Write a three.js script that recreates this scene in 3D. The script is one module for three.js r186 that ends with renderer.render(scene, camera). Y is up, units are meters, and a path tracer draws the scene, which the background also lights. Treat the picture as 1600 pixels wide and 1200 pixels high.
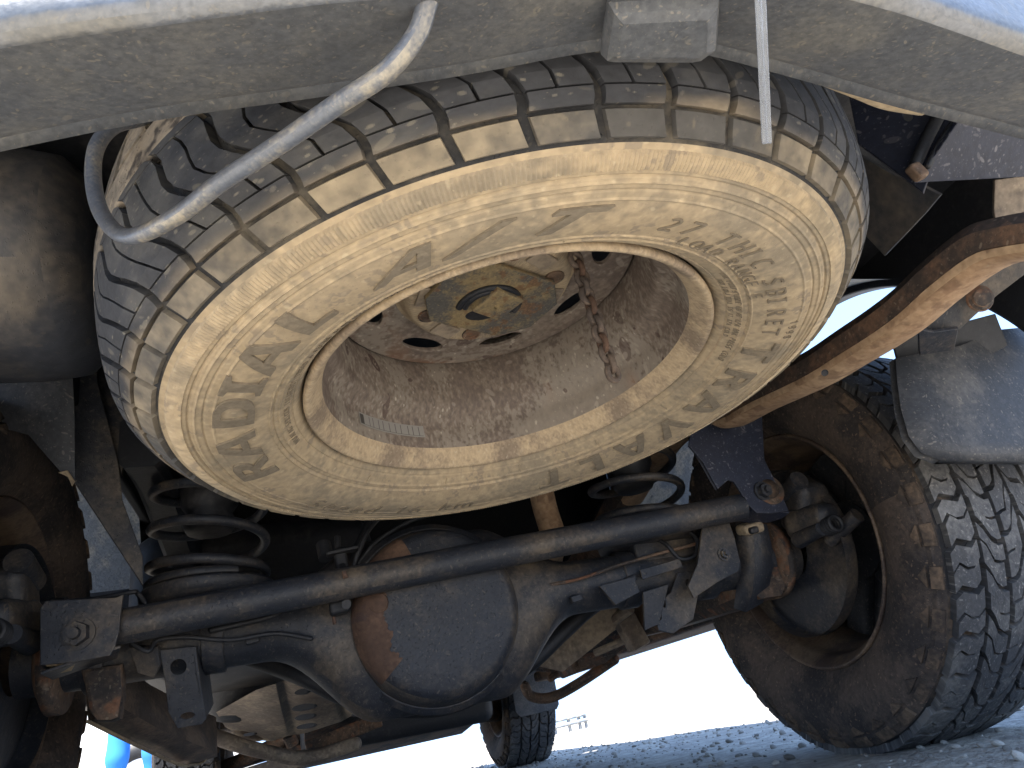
import * as THREE from 'three';
import { mergeGeometries } from 'three/addons/utils/BufferGeometryUtils.js';
import { RoundedBoxGeometry } from 'three/addons/geometries/RoundedBoxGeometry.js';
import { TextGeometry } from 'three/addons/geometries/TextGeometry.js';
import { FontLoader } from 'three/addons/loaders/FontLoader.js';
import { MarchingCubes } from 'three/addons/objects/MarchingCubes.js';
import { TessellateModifier } from 'three/addons/modifiers/TessellateModifier.js';

// ---------------------------------------------------------------- camera, sky, sun, exposure
// x to the right of the vehicle, y up, z to its rear; rear axle at z = 0, ground at y = 0, metres
const scene = new THREE.Scene();
const camera = new THREE.PerspectiveCamera(57.13, 4 / 3, 0.02, 400);
camera.position.set(-0.2691, 0.1412, 1.2247);
camera.rotation.set(0.45455, -0.33774, -0.20072, 'YXZ');
scene.add(camera);
const renderer = new THREE.WebGLRenderer({ antialias: true });
renderer.toneMapping = THREE.LinearToneMapping;
renderer.toneMappingExposure = 5.1;
renderer.shadowMap.enabled = true;
const SUN = new THREE.Vector3(-0.62, 1.75, 0.72).normalize();
{ // hazy bright sky: pale at the horizon, bluer overhead, a broad glow round the sun
  const W = 512, H = 256, d = new Float32Array(W * H * 4), q = new THREE.Vector3();
  for (let j = 0; j < H; j++) for (let i = 0; i < W; i++) {
    const el = ((j + 0.5) / H - 0.5) * Math.PI, az = ((i + 0.5) / W - 0.5) * Math.PI * 2; q.set(Math.cos(el) * Math.cos(az), Math.sin(el), Math.cos(el) * Math.sin(az));
    const e = Math.max(0, q.y), t = Math.pow(e, 0.9), g = Math.pow(Math.max(0, q.dot(SUN)), 14) * 0.35 + Math.pow(Math.max(0, q.dot(SUN)), 3) * 0.1, k = (j * W + i) * 4;
    d[k] = 0.22 + (0.09 - 0.22) * t + g; d[k + 1] = 0.325 + (0.19 - 0.325) * t + g * 0.97; d[k + 2] = 0.50 + (0.42 - 0.50) * t + g * 0.9; d[k + 3] = 1;
  }
  const sky = new THREE.DataTexture(d, W, H, THREE.RGBAFormat, THREE.FloatType); sky.mapping = THREE.EquirectangularReflectionMapping; sky.magFilter = THREE.LinearFilter; sky.minFilter = THREE.LinearFilter; sky.needsUpdate = true;
  scene.background = sky; scene.environment = sky;
}
const sun = new THREE.DirectionalLight(new THREE.Color(1, 0.94, 0.85), 4);
sun.position.copy(SUN).multiplyScalar(12); sun.target.position.set(0, 0, 0);
sun.castShadow = true; sun.shadow.mapSize.set(4096, 4096);
Object.assign(sun.shadow.camera, { left: -5, right: 5, top: 5, bottom: -5, near: 0.5, far: 30 });
scene.add(sun, sun.target);

// ---------------------------------------------------------------- noise and textures
function rng(seed) { let a = seed >>> 0; return () => { a = (a + 0x6D2B79F5) | 0; let t = Math.imul(a ^ (a >>> 15), 1 | a); t = (t + Math.imul(t ^ (t >>> 7), 61 | t)) ^ t; return ((t ^ (t >>> 14)) >>> 0) / 4294967296; }; }
function lattice(n, seed) { const r = rng(seed), a = new Float32Array(n * n); for (let i = 0; i < a.length; i++) a[i] = r(); return a; }
class Noise {                                                     // value noise that tiles over the unit square
  constructor(seed) { this.l = {}; this.seed = seed; }
  at(u, v, n) {
    const L = this.l[n] || (this.l[n] = lattice(n, this.seed * 131 + n));
    const x = u * n, y = v * n; let i = Math.floor(x), j = Math.floor(y); let fx = x - i, fy = y - j;
    fx = fx * fx * (3 - 2 * fx); fy = fy * fy * (3 - 2 * fy);
    i = ((i % n) + n) % n; j = ((j % n) + n) % n; const i1 = (i + 1) % n, j1 = (j + 1) % n;
    const a = L[j * n + i], b = L[j * n + i1], c = L[j1 * n + i], d = L[j1 * n + i1];
    return (a + (b - a) * fx) * (1 - fy) + (c + (d - c) * fx) * fy;
  }
  fbm(u, v, n, oct) {                                              // sampled once on a 1024 grid, then looked up
    const key = n * 16 + oct, S = 1024; let F = (this.f || (this.f = {}))[key];
    if (!F) { F = this.f[key] = new Float32Array(S * S); for (let j = 0; j < S; j++) for (let i = 0; i < S; i++) F[j * S + i] = this.raw(i / S, j / S, n, oct); }
    const i = Math.floor(u * S) & (S - 1), j = Math.floor(v * S) & (S - 1); return F[j * S + i];
  }
  raw(u, v, n, oct) { let s = 0, w = 0, k = 1; for (let o = 0; o < oct; o++) { s += k * this.at(u, v, n); w += k; n *= 2; k *= 0.55; } return s / w; }
}
const sm = (a, b, x) => { const t = Math.min(1, Math.max(0, (x - a) / (b - a))); return t * t * (3 - 2 * t); };
const mix = (a, b, t) => [a[0] + (b[0] - a[0]) * t, a[1] + (b[1] - a[1]) * t, a[2] + (b[2] - a[2]) * t];
const ENC = new Float32Array(4097); for (let i = 0; i <= 4096; i++) { const x = (i / 4096) ** 2; ENC[i] = 255 * (x <= 0.0031308 ? 12.92 * x : 1.055 * Math.pow(x, 1 / 2.4) - 0.055); }
const enc = x => ENC[Math.round(4096 * Math.sqrt(Math.min(1, Math.max(0, x))))];
function dataTex(size, fn, srgb, tile, sizeY = size) {            // fn gives linear colour, or one number
  const d = new Uint8Array(size * sizeY * 4);
  for (let j = 0; j < sizeY; j++) for (let i = 0; i < size; i++) {
    const c = fn((i + 0.5) / size, (j + 0.5) / sizeY), k = (j * size + i) * 4;
    if (srgb) { d[k] = enc(c[0]); d[k + 1] = enc(c[1]); d[k + 2] = enc(c[2]); } else d[k] = d[k + 1] = d[k + 2] = 255 * Math.min(1, Math.max(0, c));
    d[k + 3] = 255;
  }
  const t = new THREE.DataTexture(d, size, sizeY); t.wrapS = t.wrapT = THREE.RepeatWrapping; t.magFilter = THREE.LinearFilter; t.minFilter = THREE.LinearMipmapLinearFilter; t.generateMipmaps = true;
  if (srgb) t.colorSpace = THREE.SRGBColorSpace;
  t.repeat.set(1 / tile, 1 / tile); t.needsUpdate = true; return t;
}
const NA = new Noise(3), NB = new Noise(11), NC = new Noise(29);
const specks = (size, count, seed, rmin, rmax, stretch = 1) => {  // a mask of little blots (mud splashes, stone chips) on a tiling square
  const m = new Float32Array(size * size), r = rng(seed);
  for (let k = 0; k < count; k++) {
    const cx = r() * size, cy = r() * size, rad = rmin + (rmax - rmin) * Math.pow(r(), 3), a = r() * 6.28, st = 1 + (stretch - 1) * r(), val = 0.4 + 0.6 * r();
    const R = Math.ceil(rad * st) + 1, ca = Math.cos(a), sa = Math.sin(a);
    for (let y = -R; y <= R; y++) for (let x = -R; x <= R; x++) {
      const p = (x * ca + y * sa) / st, q = -x * sa + y * ca, dd = Math.hypot(p, q);
      if (dd < rad) { const i = ((Math.floor(cx + x) % size) + size) % size, j = ((Math.floor(cy + y) % size) + size) % size; m[j * size + i] = Math.max(m[j * size + i], val * Math.min(1, rad - dd + 0.3)); }
    }
  }
  return (u, v) => m[Math.min(size - 1, Math.floor(v * size)) * size + Math.min(size - 1, Math.floor(u * size))];
};
const SP1 = specks(1024, 1500, 5, 0.8, 5, 3), SP2 = specks(1024, 5000, 9, 0.6, 2.6, 1.6), SP3 = specks(1024, 260, 21, 2, 12, 2.5);
const grainBump = dataTex(512, (u, v) => NA.fbm(u, v, 24, 5), false, 0.12);
const crustBump = dataTex(1024, (u, v) => 0.6 * NB.fbm(u, v, 16, 6) + 0.4 * SP2(u, v), false, 0.3);

function grime(o) {            // bare colour, dust colour and how much of it lies about, splashes, rust
  const seedU = o.shift || 0;
  return dataTex(o.size || 704, (u0, v0) => {
    const u = (u0 + seedU) % 1, v = (v0 + seedU * 0.37) % 1;
    const big = NA.fbm(u, v, 3, 5), mid = NB.fbm(u, v, 9, 5), fine = NC.fbm(u, v, 64, 4);
    let c = o.base.map(x => x * (0.7 + 0.6 * fine));
    const w = sm(o.lo, o.hi, 0.55 * big + 0.3 * mid + 0.15 * fine);
    c = mix(c, o.dust.map(x => x * (0.75 + 0.5 * fine)), w);
    if (o.rust) { const q = sm(0.56, 0.66, 0.5 * NB.fbm(u, v, 5, 5) + 0.5 * NC.fbm(u, v, 20, 4)) * o.rustAmount; c = mix(c, o.rust.map(x => x * (0.6 + 0.8 * fine)), q); }
    if (o.spots) { const s = Math.max(SP1(u, v) * o.spots, SP2(v, u) * o.spots * 0.7, SP3(u, v) * o.spots * 0.5 * (mid > 0.5 ? 1 : 0)); c = mix(c, o.spotColor || o.dust, Math.min(1, s)); }
    return c;
  }, true, o.tile || 0.5);
}
function mat(map, rough, metal, bump, bumpScale, extra) {
  return new THREE.MeshPhysicalMaterial(Object.assign({ map, roughness: rough, metalness: metal, bumpMap: bump || null, bumpScale: bumpScale || 0.001, side: THREE.DoubleSide }, extra || {}));
}
const plain = (r, g, b, rough, metal = 0, extra) => new THREE.MeshPhysicalMaterial(Object.assign({ color: new THREE.Color().setRGB(r, g, b), roughness: rough, metalness: metal, side: THREE.DoubleSide }, extra || {}));
const CLAY = [0.405, 0.315, 0.2], BROWN = [0.19, 0.115, 0.07], SAND = [0.40, 0.33, 0.235];
const M = {
  chassis: mat(grime({ base: [0.016, 0.019, 0.026], dust: [0.10, 0.078, 0.055], lo: 0.42, hi: 0.75, spots: 0.28, spotColor: [0.22, 0.18, 0.13], tile: 0.3 }), 0.56, 0.0, crustBump, 0.002),
  chassisBrown: mat(grime({ base: [0.026, 0.022, 0.02], dust: [0.14, 0.088, 0.055], lo: 0.36, hi: 0.6, spots: 0.3, spotColor: SAND, rust: [0.19, 0.075, 0.03], rustAmount: 0.5, tile: 0.4, shift: 0.31 }), 0.8, 0, crustBump, 0.0018),
  black: mat(grime({ base: [0.012, 0.013, 0.016], dust: [0.05, 0.045, 0.042], lo: 0.5, hi: 0.75, spots: 0.3, tile: 0.5, shift: 0.17 }), 0.6, 0, grainBump, 0.0004),
  navy: mat(grime({ base: [0.016, 0.02, 0.036], dust: [0.05, 0.05, 0.055], lo: 0.55, hi: 0.8, spots: 0.6, spotColor: [0.2, 0.19, 0.2], tile: 0.35, shift: 0.7 }), 0.5, 0, grainBump, 0.0004),
  bumper: mat(grime({ base: [0.085, 0.09, 0.098], dust: [0.16, 0.153, 0.135], lo: 0.32, hi: 0.9, spots: 0.45, spotColor: [0.3, 0.26, 0.19], tile: 0.17, shift: 0.05 }), 0.5, 0.1, grainBump, 0.0003),
  railFace: mat(grime({ base: [0.055, 0.04, 0.032], dust: [0.19, 0.105, 0.06], lo: 0.38, hi: 0.66, spots: 0.3, spotColor: SAND, tile: 0.35, shift: 0.57 }), 0.8, 0, crustBump, 0.0012),
  dustBrown: mat(grime({ base: [0.065, 0.05, 0.042], dust: [0.17, 0.12, 0.085], lo: 0.34, hi: 0.66, spots: 0.3, tile: 0.3, shift: 0.59 }), 0.8, 0, crustBump, 0.001),
  rust: mat(grime({ base: [0.33, 0.205, 0.115], dust: [0.45, 0.31, 0.185], lo: 0.3, hi: 0.7, rust: [0.12, 0.06, 0.035], rustAmount: 0.5, spots: 0.25, spotColor: SAND, tile: 0.4, shift: 0.4 }), 0.85, 0, crustBump, 0.0012),
  rustDeep: mat(grime({ base: [0.075, 0.042, 0.027], dust: [0.125, 0.072, 0.045], lo: 0.4, hi: 0.6, rust: [0.05, 0.03, 0.025], rustAmount: 0.8, tile: 0.3, shift: 0.6 }), 0.85, 0, crustBump, 0.001),
  plastic: mat(grime({ base: [0.032, 0.035, 0.041], dust: [0.095, 0.09, 0.084], lo: 0.4, hi: 0.75, spots: 0.45, spotColor: [0.26, 0.23, 0.19], tile: 0.3, shift: 0.9 }), 0.62, 0, grainBump, 0.0004),
  liner: mat(grime({ base: [0.16, 0.19, 0.23], dust: [0.32, 0.32, 0.3], lo: 0.42, hi: 0.6, spots: 0.4, tile: 0.2, shift: 0.2 }), 0.8, 0, crustBump, 0.004),
  hose: mat(grime({ base: [0.1, 0.11, 0.13], dust: [0.3, 0.26, 0.19], lo: 0.45, hi: 0.7, spots: 0.3, tile: 0.12, shift: 0.12 }), 0.4, 0, grainBump, 0.0001, { clearcoat: 0.5, clearcoatRoughness: 0.25 }),
  muffler: mat(grime({ base: [0.035, 0.038, 0.046], dust: [0.115, 0.095, 0.072], lo: 0.42, hi: 0.74, spots: 0.3, tile: 0.6, shift: 0.33 }), 0.6, 0, crustBump, 0.0008),
  guard: mat(grime({ base: [0.15, 0.12, 0.095], dust: [0.3, 0.24, 0.17], lo: 0.38, hi: 0.62, spots: 0.4, spotColor: SAND, tile: 0.5, shift: 0.52 }), 0.7, 0.1, crustBump, 0.001),
  sandy: mat(grime({ base: [0.28, 0.22, 0.15], dust: CLAY, lo: 0.35, hi: 0.6, tile: 0.3, shift: 0.77 }), 0.9, 0, crustBump, 0.0016),
  bolt: mat(grime({ base: [0.06, 0.06, 0.065], dust: [0.25, 0.2, 0.13], lo: 0.4, hi: 0.6, tile: 0.06, shift: 0.4 }), 0.55, 0.4, grainBump, 0.0004),
};

// ---------------------------------------------------------------- geometry helpers
const V = (a, b, c) => a.isVector3 ? a.clone() : Array.isArray(a) ? new THREE.Vector3(...a) : new THREE.Vector3(a, b, c);
function boxUV(g) {            // uv in metres from the axis each face points along
  const n = g.index ? g.toNonIndexed() : g, p = n.attributes.position, uv = new Float32Array(p.count * 2);
  const a = new THREE.Vector3(), b = new THREE.Vector3(), c = new THREE.Vector3();
  for (let i = 0; i < p.count; i += 3) {
    a.fromBufferAttribute(p, i); b.fromBufferAttribute(p, i + 1); c.fromBufferAttribute(p, i + 2);
    const nx = Math.abs((b.y - a.y) * (c.z - a.z) - (b.z - a.z) * (c.y - a.y)), ny = Math.abs((b.z - a.z) * (c.x - a.x) - (b.x - a.x) * (c.z - a.z)), nz = Math.abs((b.x - a.x) * (c.y - a.y) - (b.y - a.y) * (c.x - a.x));
    for (let k = 0; k < 3; k++) {
      const x = p.getX(i + k), y = p.getY(i + k), z = p.getZ(i + k);
      if (nx >= ny && nx >= nz) { uv[2 * (i + k)] = z; uv[2 * (i + k) + 1] = y; } else if (ny >= nz) { uv[2 * (i + k)] = x; uv[2 * (i + k) + 1] = z; } else { uv[2 * (i + k)] = x; uv[2 * (i + k) + 1] = y; }
    }
  }
  n.setAttribute('uv', new THREE.BufferAttribute(uv, 2));
  for (const k of Object.keys(n.attributes)) if (!['position', 'normal', 'uv'].includes(k)) n.deleteAttribute(k);
  return n;
}
const used = {};
const numbered = n => { const k = used[n] = (used[n] || 0) + 1; return k === 1 ? n : n + '_' + String(k - 1).padStart(3, '0'); };
function mesh(name, geos, m, parent, keepUV) {
  const list = (Array.isArray(geos) ? geos : [geos]).map(g => keepUV ? (g.index ? g.toNonIndexed() : g) : boxUV(g));
  const g = list.length === 1 ? list[0] : mergeGeometries(list);
  const o = new THREE.Mesh(g, m); o.castShadow = o.receiveShadow = true;
  if (parent) { o.name = name; parent.add(o); } else { o.name = numbered(name); scene.add(o); }
  return o;
}
function thing(name, label, category, pos, group) {   // a thing's group; parts are built in world metres and shifted to its base
  const o = new THREE.Group(); o.name = numbered(name); o.userData = { label, category }; if (group) o.userData.group = group;
  o.position.set(...(pos || [0, 0, 0])); scene.add(o); return o;
}
function settle(o) { const p = o.position; for (const c of o.children) c.position.sub(p); return o; }   // parts were given in world metres
function tag(o, label, category, group) { o.userData = { label, category }; if (group) o.userData.group = group; return o; }
const struct = o => { o.userData.kind = 'structure'; return o; };
function rbox(w, h, d, at, rot, r = 0.006) { const g = new RoundedBoxGeometry(w, h, d, 2, Math.min(r, w / 2.1, h / 2.1, d / 2.1)); if (rot) g.applyMatrix4(new THREE.Matrix4().makeRotationFromEuler(new THREE.Euler(...rot))); g.translate(...at); return g; }
function rod(a, b, r1, r2 = r1, seg = 24) {
  a = V(a); b = V(b); const d = b.clone().sub(a), g = new THREE.CylinderGeometry(r2, r1, d.length(), seg, 1);
  g.applyQuaternion(new THREE.Quaternion().setFromUnitVectors(new THREE.Vector3(0, 1, 0), d.clone().normalize())); g.translate(...a.add(b).multiplyScalar(0.5).toArray()); return g;
}
function tube(pts, r, seg = 64, rad = 16, tension = 0.5) {
  const c = new THREE.CatmullRomCurve3(pts.map(p => V(p)), false, 'catmullrom', tension), parts = [new THREE.TubeGeometry(c, seg, r, rad)];
  for (const t of [0, 1]) { const s = new THREE.SphereGeometry(r, rad, 8); s.translate(...c.getPoint(t).toArray()); parts.push(s); }
  return mergeGeometries(parts);
}
function turn(profile, at, axis, seg = 48) {          // a lathe [radius, height] whose height runs along axis from at
  const g = new THREE.LatheGeometry(profile.map(p => new THREE.Vector2(Math.max(p[0], 1e-4), p[1])), seg);
  g.applyQuaternion(new THREE.Quaternion().setFromUnitVectors(new THREE.Vector3(0, 1, 0), V(axis).normalize())); g.translate(...at); return g;
}
function plate(pts, t, holes = [], bevel = 0.0012) {  // a sheet of thickness t through points of (about) one plane, its front face to the camera side (+z)
  const P = pts.map(p => V(p)), n = new THREE.Vector3(), c = new THREE.Vector3();
  P.forEach((p, i) => { const q = P[(i + 1) % P.length]; n.x += (p.y - q.y) * (p.z + q.z); n.y += (p.z - q.z) * (p.x + q.x); n.z += (p.x - q.x) * (p.y + q.y); c.add(p); });
  c.multiplyScalar(1 / P.length); n.normalize(); if (n.z < 0) n.negate();
  const ux = new THREE.Vector3().crossVectors(Math.abs(n.y) > 0.95 ? new THREE.Vector3(0, 0, -1) : new THREE.Vector3(0, 1, 0), n).normalize(), uy = new THREE.Vector3().crossVectors(n, ux);
  const flat = p => { const d = V(p).sub(c); return new THREE.Vector2(d.dot(ux), d.dot(uy)); };
  const s = new THREE.Shape(P.map(flat));
  for (const [h, r, ry, rot] of holes) { const f = flat(h), path = new THREE.Path(); path.absellipse(f.x, f.y, r, ry || r, 0, Math.PI * 2, true, rot || 0); s.holes.push(path); }
  const g = new THREE.ExtrudeGeometry(s, { depth: t - 2 * bevel, bevelEnabled: true, bevelSize: bevel, bevelThickness: bevel, bevelOffset: -bevel, bevelSegments: 2, curveSegments: 20 });
  g.translate(0, 0, -t + bevel); g.applyMatrix4(new THREE.Matrix4().makeBasis(ux, uy, n).setPosition(c)); return g;
}
function bolt(at, axis, s) {                          // hexagon head with a washer and a domed end
  const q = new THREE.Quaternion().setFromUnitVectors(new THREE.Vector3(0, 1, 0), V(axis).normalize());
  const w = new THREE.CylinderGeometry(s * 1.3, s * 1.3, s * 0.22, 28), h = new THREE.CylinderGeometry(s * 0.95, s, s * 0.75, 6), e = new THREE.CylinderGeometry(s * 0.42, s * 0.5, s * 0.5, 18);
  h.translate(0, s * 0.48, 0); e.translate(0, s * 1.05, 0);
  return [w, h, e].map(g => { g = g.toNonIndexed(); g.applyQuaternion(q); g.translate(...at); return g; });
}
function sweep(sections, closed = false) {            // sections: equal-length lists of points; a skin over them
  const n = sections.length, m = sections[0].length, pos = [], idx = [];
  for (const s of sections) for (const p of s) pos.push(...p);
  for (let i = 0; i < n - 1; i++) for (let j = 0; j < (closed ? m : m - 1); j++) { const a = i * m + j, b = i * m + (j + 1) % m, c = a + m, d = b + m; idx.push(a, c, b, b, c, d); }
  const g = new THREE.BufferGeometry(); g.setAttribute('position', new THREE.Float32BufferAttribute(pos, 3)); g.setIndex(idx); g.computeVertexNormals(); g.setAttribute('uv', new THREE.Float32BufferAttribute(new Float32Array(pos.length / 3 * 2), 2)); return g;
}
function beam(path, w, h, r = 0.006) {                // a box-section beam along path points, w across (x), h high, corners chamfered
  const secs = path.map(([x, y, z, k = 1]) => { const a = w / 2, b = h * k / 2; return [[x - a + r, y - b, z], [x + a - r, y - b, z], [x + a, y - b + r, z], [x + a, y + b - r, z], [x + a - r, y + b, z], [x - a + r, y + b, z], [x - a, y + b - r, z], [x - a, y - b + r, z]]; });
  const g = sweep(secs, true).toNonIndexed(); g.computeVertexNormals();
  const caps = [secs[0], secs[secs.length - 1]].map(s => { const q = []; for (let i = 1; i < 7; i++) q.push(...s[0], ...s[i], ...s[i + 1]); const c = new THREE.BufferGeometry(); c.setAttribute('position', new THREE.Float32BufferAttribute(q, 3)); c.computeVertexNormals(); c.setAttribute('uv', new THREE.Float32BufferAttribute(new Float32Array(q.length / 3 * 2), 2)); return c; });
  return mergeGeometries([g, ...caps]);
}
const lerp3 = (a, b, t) => [a[0] + (b[0] - a[0]) * t, a[1] + (b[1] - a[1]) * t, a[2] + (b[2] - a[2]) * t];
const up3 = (a, x, y, z) => [a[0] + x, a[1] + y, a[2] + z];

// ---------------------------------------------------------------- ground
const groundMat = mat(dataTex(2048, (u, v) => {
  const f = NC.fbm(u, v, 128, 4), m = NB.fbm(u, v, 24, 5), b = NA.fbm(u, v, 4, 5);
  let c = mix([0.32, 0.295, 0.26], [0.46, 0.425, 0.365], sm(0.35, 0.65, 0.5 * b + 0.5 * m)).map(x => x * (0.6 + 0.8 * f));
  return mix(c, [0.16, 0.15, 0.14], SP3(u, v) * 0.5 + SP2(v, u) * 0.35);
}, true, 2.2), 0.95, 0, dataTex(1024, (u, v) => 0.7 * NC.fbm(u, v, 48, 5) + 0.5 * SP2(u, v), false, 0.6), 0.01);
struct(mesh('ground', (() => { const g = new THREE.PlaneGeometry(600, 600, 4, 4); g.rotateX(-Math.PI / 2); return g; })(), groundMat));
{
  const r = rng(77), g = new THREE.IcosahedronGeometry(1, 1), p = g.attributes.position;
  for (let i = 0; i < p.count; i++) { const k = 0.75 + 0.4 * NA.fbm((p.getX(i) + 2) / 5, (p.getY(i) * 1.7 + p.getZ(i) + 4) / 9, 8, 2); p.setXYZ(i, p.getX(i) * k, p.getY(i) * k * 0.7, p.getZ(i) * k); }
  g.computeVertexNormals();
  const N = 9000, im = new THREE.InstancedMesh(g, plain(1, 1, 1, 0.95), N), o = new THREE.Object3D(), c = new THREE.Color();
  for (let i = 0; i < N; i++) {
    const x = -1.2 + 5 * r(), z = 0.9 - 6.5 * r(), s = 0.0025 + 0.009 * Math.pow(r(), 3); o.position.set(x, s * 0.3, z); o.rotation.set(r() * 0.6, r() * 6.28, r() * 0.6); o.scale.set(s, s * 0.8, s * (0.8 + 0.5 * r())); o.updateMatrix(); im.setMatrixAt(i, o.matrix);
    const k = 0.16 + 0.3 * r(); im.setColorAt(i, c.setRGB(k, k * 0.93, k * 0.82));
  }
  im.name = 'gravel'; im.castShadow = im.receiveShadow = true; im.userData = { label: 'loose grey gravel scattered over the ground beside the wheels', category: 'gravel', kind: 'stuff' }; scene.add(im);
}

// ---------------------------------------------------------------- tyres and wheels (axis along local y)
function profileOf(pts) {                             // arc-length walk along a [r, y] outline
  const L = [0]; for (let i = 1; i < pts.length; i++) L.push(L[i - 1] + Math.hypot(pts[i][0] - pts[i - 1][0], pts[i][1] - pts[i - 1][1]));
  return { length: L[L.length - 1], at(s) {
    s = Math.min(L[L.length - 1] - 1e-6, Math.max(0, s)); let i = 1; while (L[i] < s) i++;
    const t = (s - L[i - 1]) / (L[i] - L[i - 1]), a = pts[i - 1], b = pts[i];
    const T = k => { const p = pts[Math.max(0, k - 1)], q = pts[Math.min(pts.length - 1, k + 1)], l = Math.hypot(q[0] - p[0], q[1] - p[1]); return [(q[1] - p[1]) / l, -(q[0] - p[0]) / l]; };
    const na = T(i - 1), nb = T(i), nx = na[0] + (nb[0] - na[0]) * t, ny = na[1] + (nb[1] - na[1]) * t;
    return [a[0] + (b[0] - a[0]) * t, a[1] + (b[1] - a[1]) * t, nx, ny];
  } };
}
function smoothPts(pts, n) { const c = new THREE.CatmullRomCurve3(pts.map(p => V(p[0], p[1], 0)), false, 'centripetal'); return c.getPoints(n).map(p => [p.x, p.y]); }
function ring(pts, seg = 180) {                       // lathe with uv in metres
  const g = new THREE.LatheGeometry(pts.map(p => new THREE.Vector2(p[0], p[1])), seg), uv = g.attributes.uv, m = pts.length; let s = [0];
  for (let i = 1; i < m; i++) s.push(s[i - 1] + Math.hypot(pts[i][0] - pts[i - 1][0], pts[i][1] - pts[i - 1][1]));
  const C = 2.0; for (let i = 0; i <= seg; i++) for (let j = 0; j < m; j++) uv.setXY(i * m + j, i / seg * C, s[j]);
  return g;
}
// a rubber block on the outline: s0..s1 along it, angles as functions of t in 0..1 across, h proud, sides drawn in a little at the top
function block(prof, s0, s1, a0, a1, h, ns = 5, na = 3, draft = 0.0012, sink = 0.002, hFn = null) {
  const pos = [], uv = [], idx = [], put = (s, a, hh) => { const [r, y, nx, ny] = prof.at(s); if (hh > 0 && hFn) hh = hFn(s); const R = r + nx * hh; pos.push(R * Math.cos(a), y + ny * hh, R * Math.sin(a)); uv.push(a / (2 * Math.PI) * 2, s); return pos.length / 3 - 1; };
  const top = [], bot = [];
  for (let i = 0; i <= ns; i++) { const t = i / ns, s = s0 + (s1 - s0) * t, e0 = i === 0 ? draft : i === ns ? -draft : 0, row = [], rb = [];
    for (let j = 0; j <= na; j++) { const q = j / na, A0 = a0(t), A1 = a1(t), a = A0 + (A1 - A0) * q, ea = (j === 0 ? 1 : j === na ? -1 : 0) * draft / 0.37 * Math.sign(A1 - A0); row.push(put(s + e0, a + ea, h)); rb.push(put(s, a, -sink)); }
    top.push(row); bot.push(rb); }
  const quad = (a, b, c, d) => idx.push(a, b, c, b, d, c);
  for (let i = 0; i < ns; i++) for (let j = 0; j < na; j++) quad(top[i][j], top[i][j + 1], top[i + 1][j], top[i + 1][j + 1]);
  for (let j = 0; j < na; j++) { quad(bot[0][j], bot[0][j + 1], top[0][j], top[0][j + 1]); quad(top[ns][j], top[ns][j + 1], bot[ns][j], bot[ns][j + 1]); }
  for (let i = 0; i < ns; i++) { quad(bot[i][0], top[i][0], bot[i + 1][0], top[i + 1][0]); quad(top[i][na], bot[i][na], top[i + 1][na], bot[i + 1][na]); }
  let g = new THREE.BufferGeometry(); g.setAttribute('position', new THREE.Float32BufferAttribute(pos, 3)); g.setAttribute('uv', new THREE.Float32BufferAttribute(uv, 2)); g.setIndex(idx); g = g.toNonIndexed(); g.computeVertexNormals(); return g;
}
const font = await new FontLoader().loadAsync('fonts/droid/droid_sans_bold.typeface.json');
const fontR = await new FontLoader().loadAsync('fonts/droid/droid_sans_regular.typeface.json');
function sidewallText(ch, f, size, wide, rBase, aStart, yOf, h, slant = 0, inward = false) {   // one letter bent along the sidewall, tops outward, running clockwise seen from below
  let g = new TextGeometry(ch, { font: f, size, depth: 1e-4, curveSegments: 5, bevelEnabled: false });
  if (size > 0.012) g = new TessellateModifier(size * 0.35, 5).modify(g);
  const p = g.attributes.position;
  for (let i = 0; i < p.count; i++) {
    const x = (p.getX(i) + slant * p.getY(i)) * wide, r = rBase + (inward ? -1 : 1) * p.getY(i), a = aStart + (inward ? 1 : -1) * x / (rBase + (inward ? -1 : 1) * size / 3);
    const y = yOf(r) - (p.getZ(i) > 5e-5 ? h : -0.0015);
    p.setXYZ(i, r * Math.cos(a), y, r * Math.sin(a));
  }
  g.computeVertexNormals(); return g;
}

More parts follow.
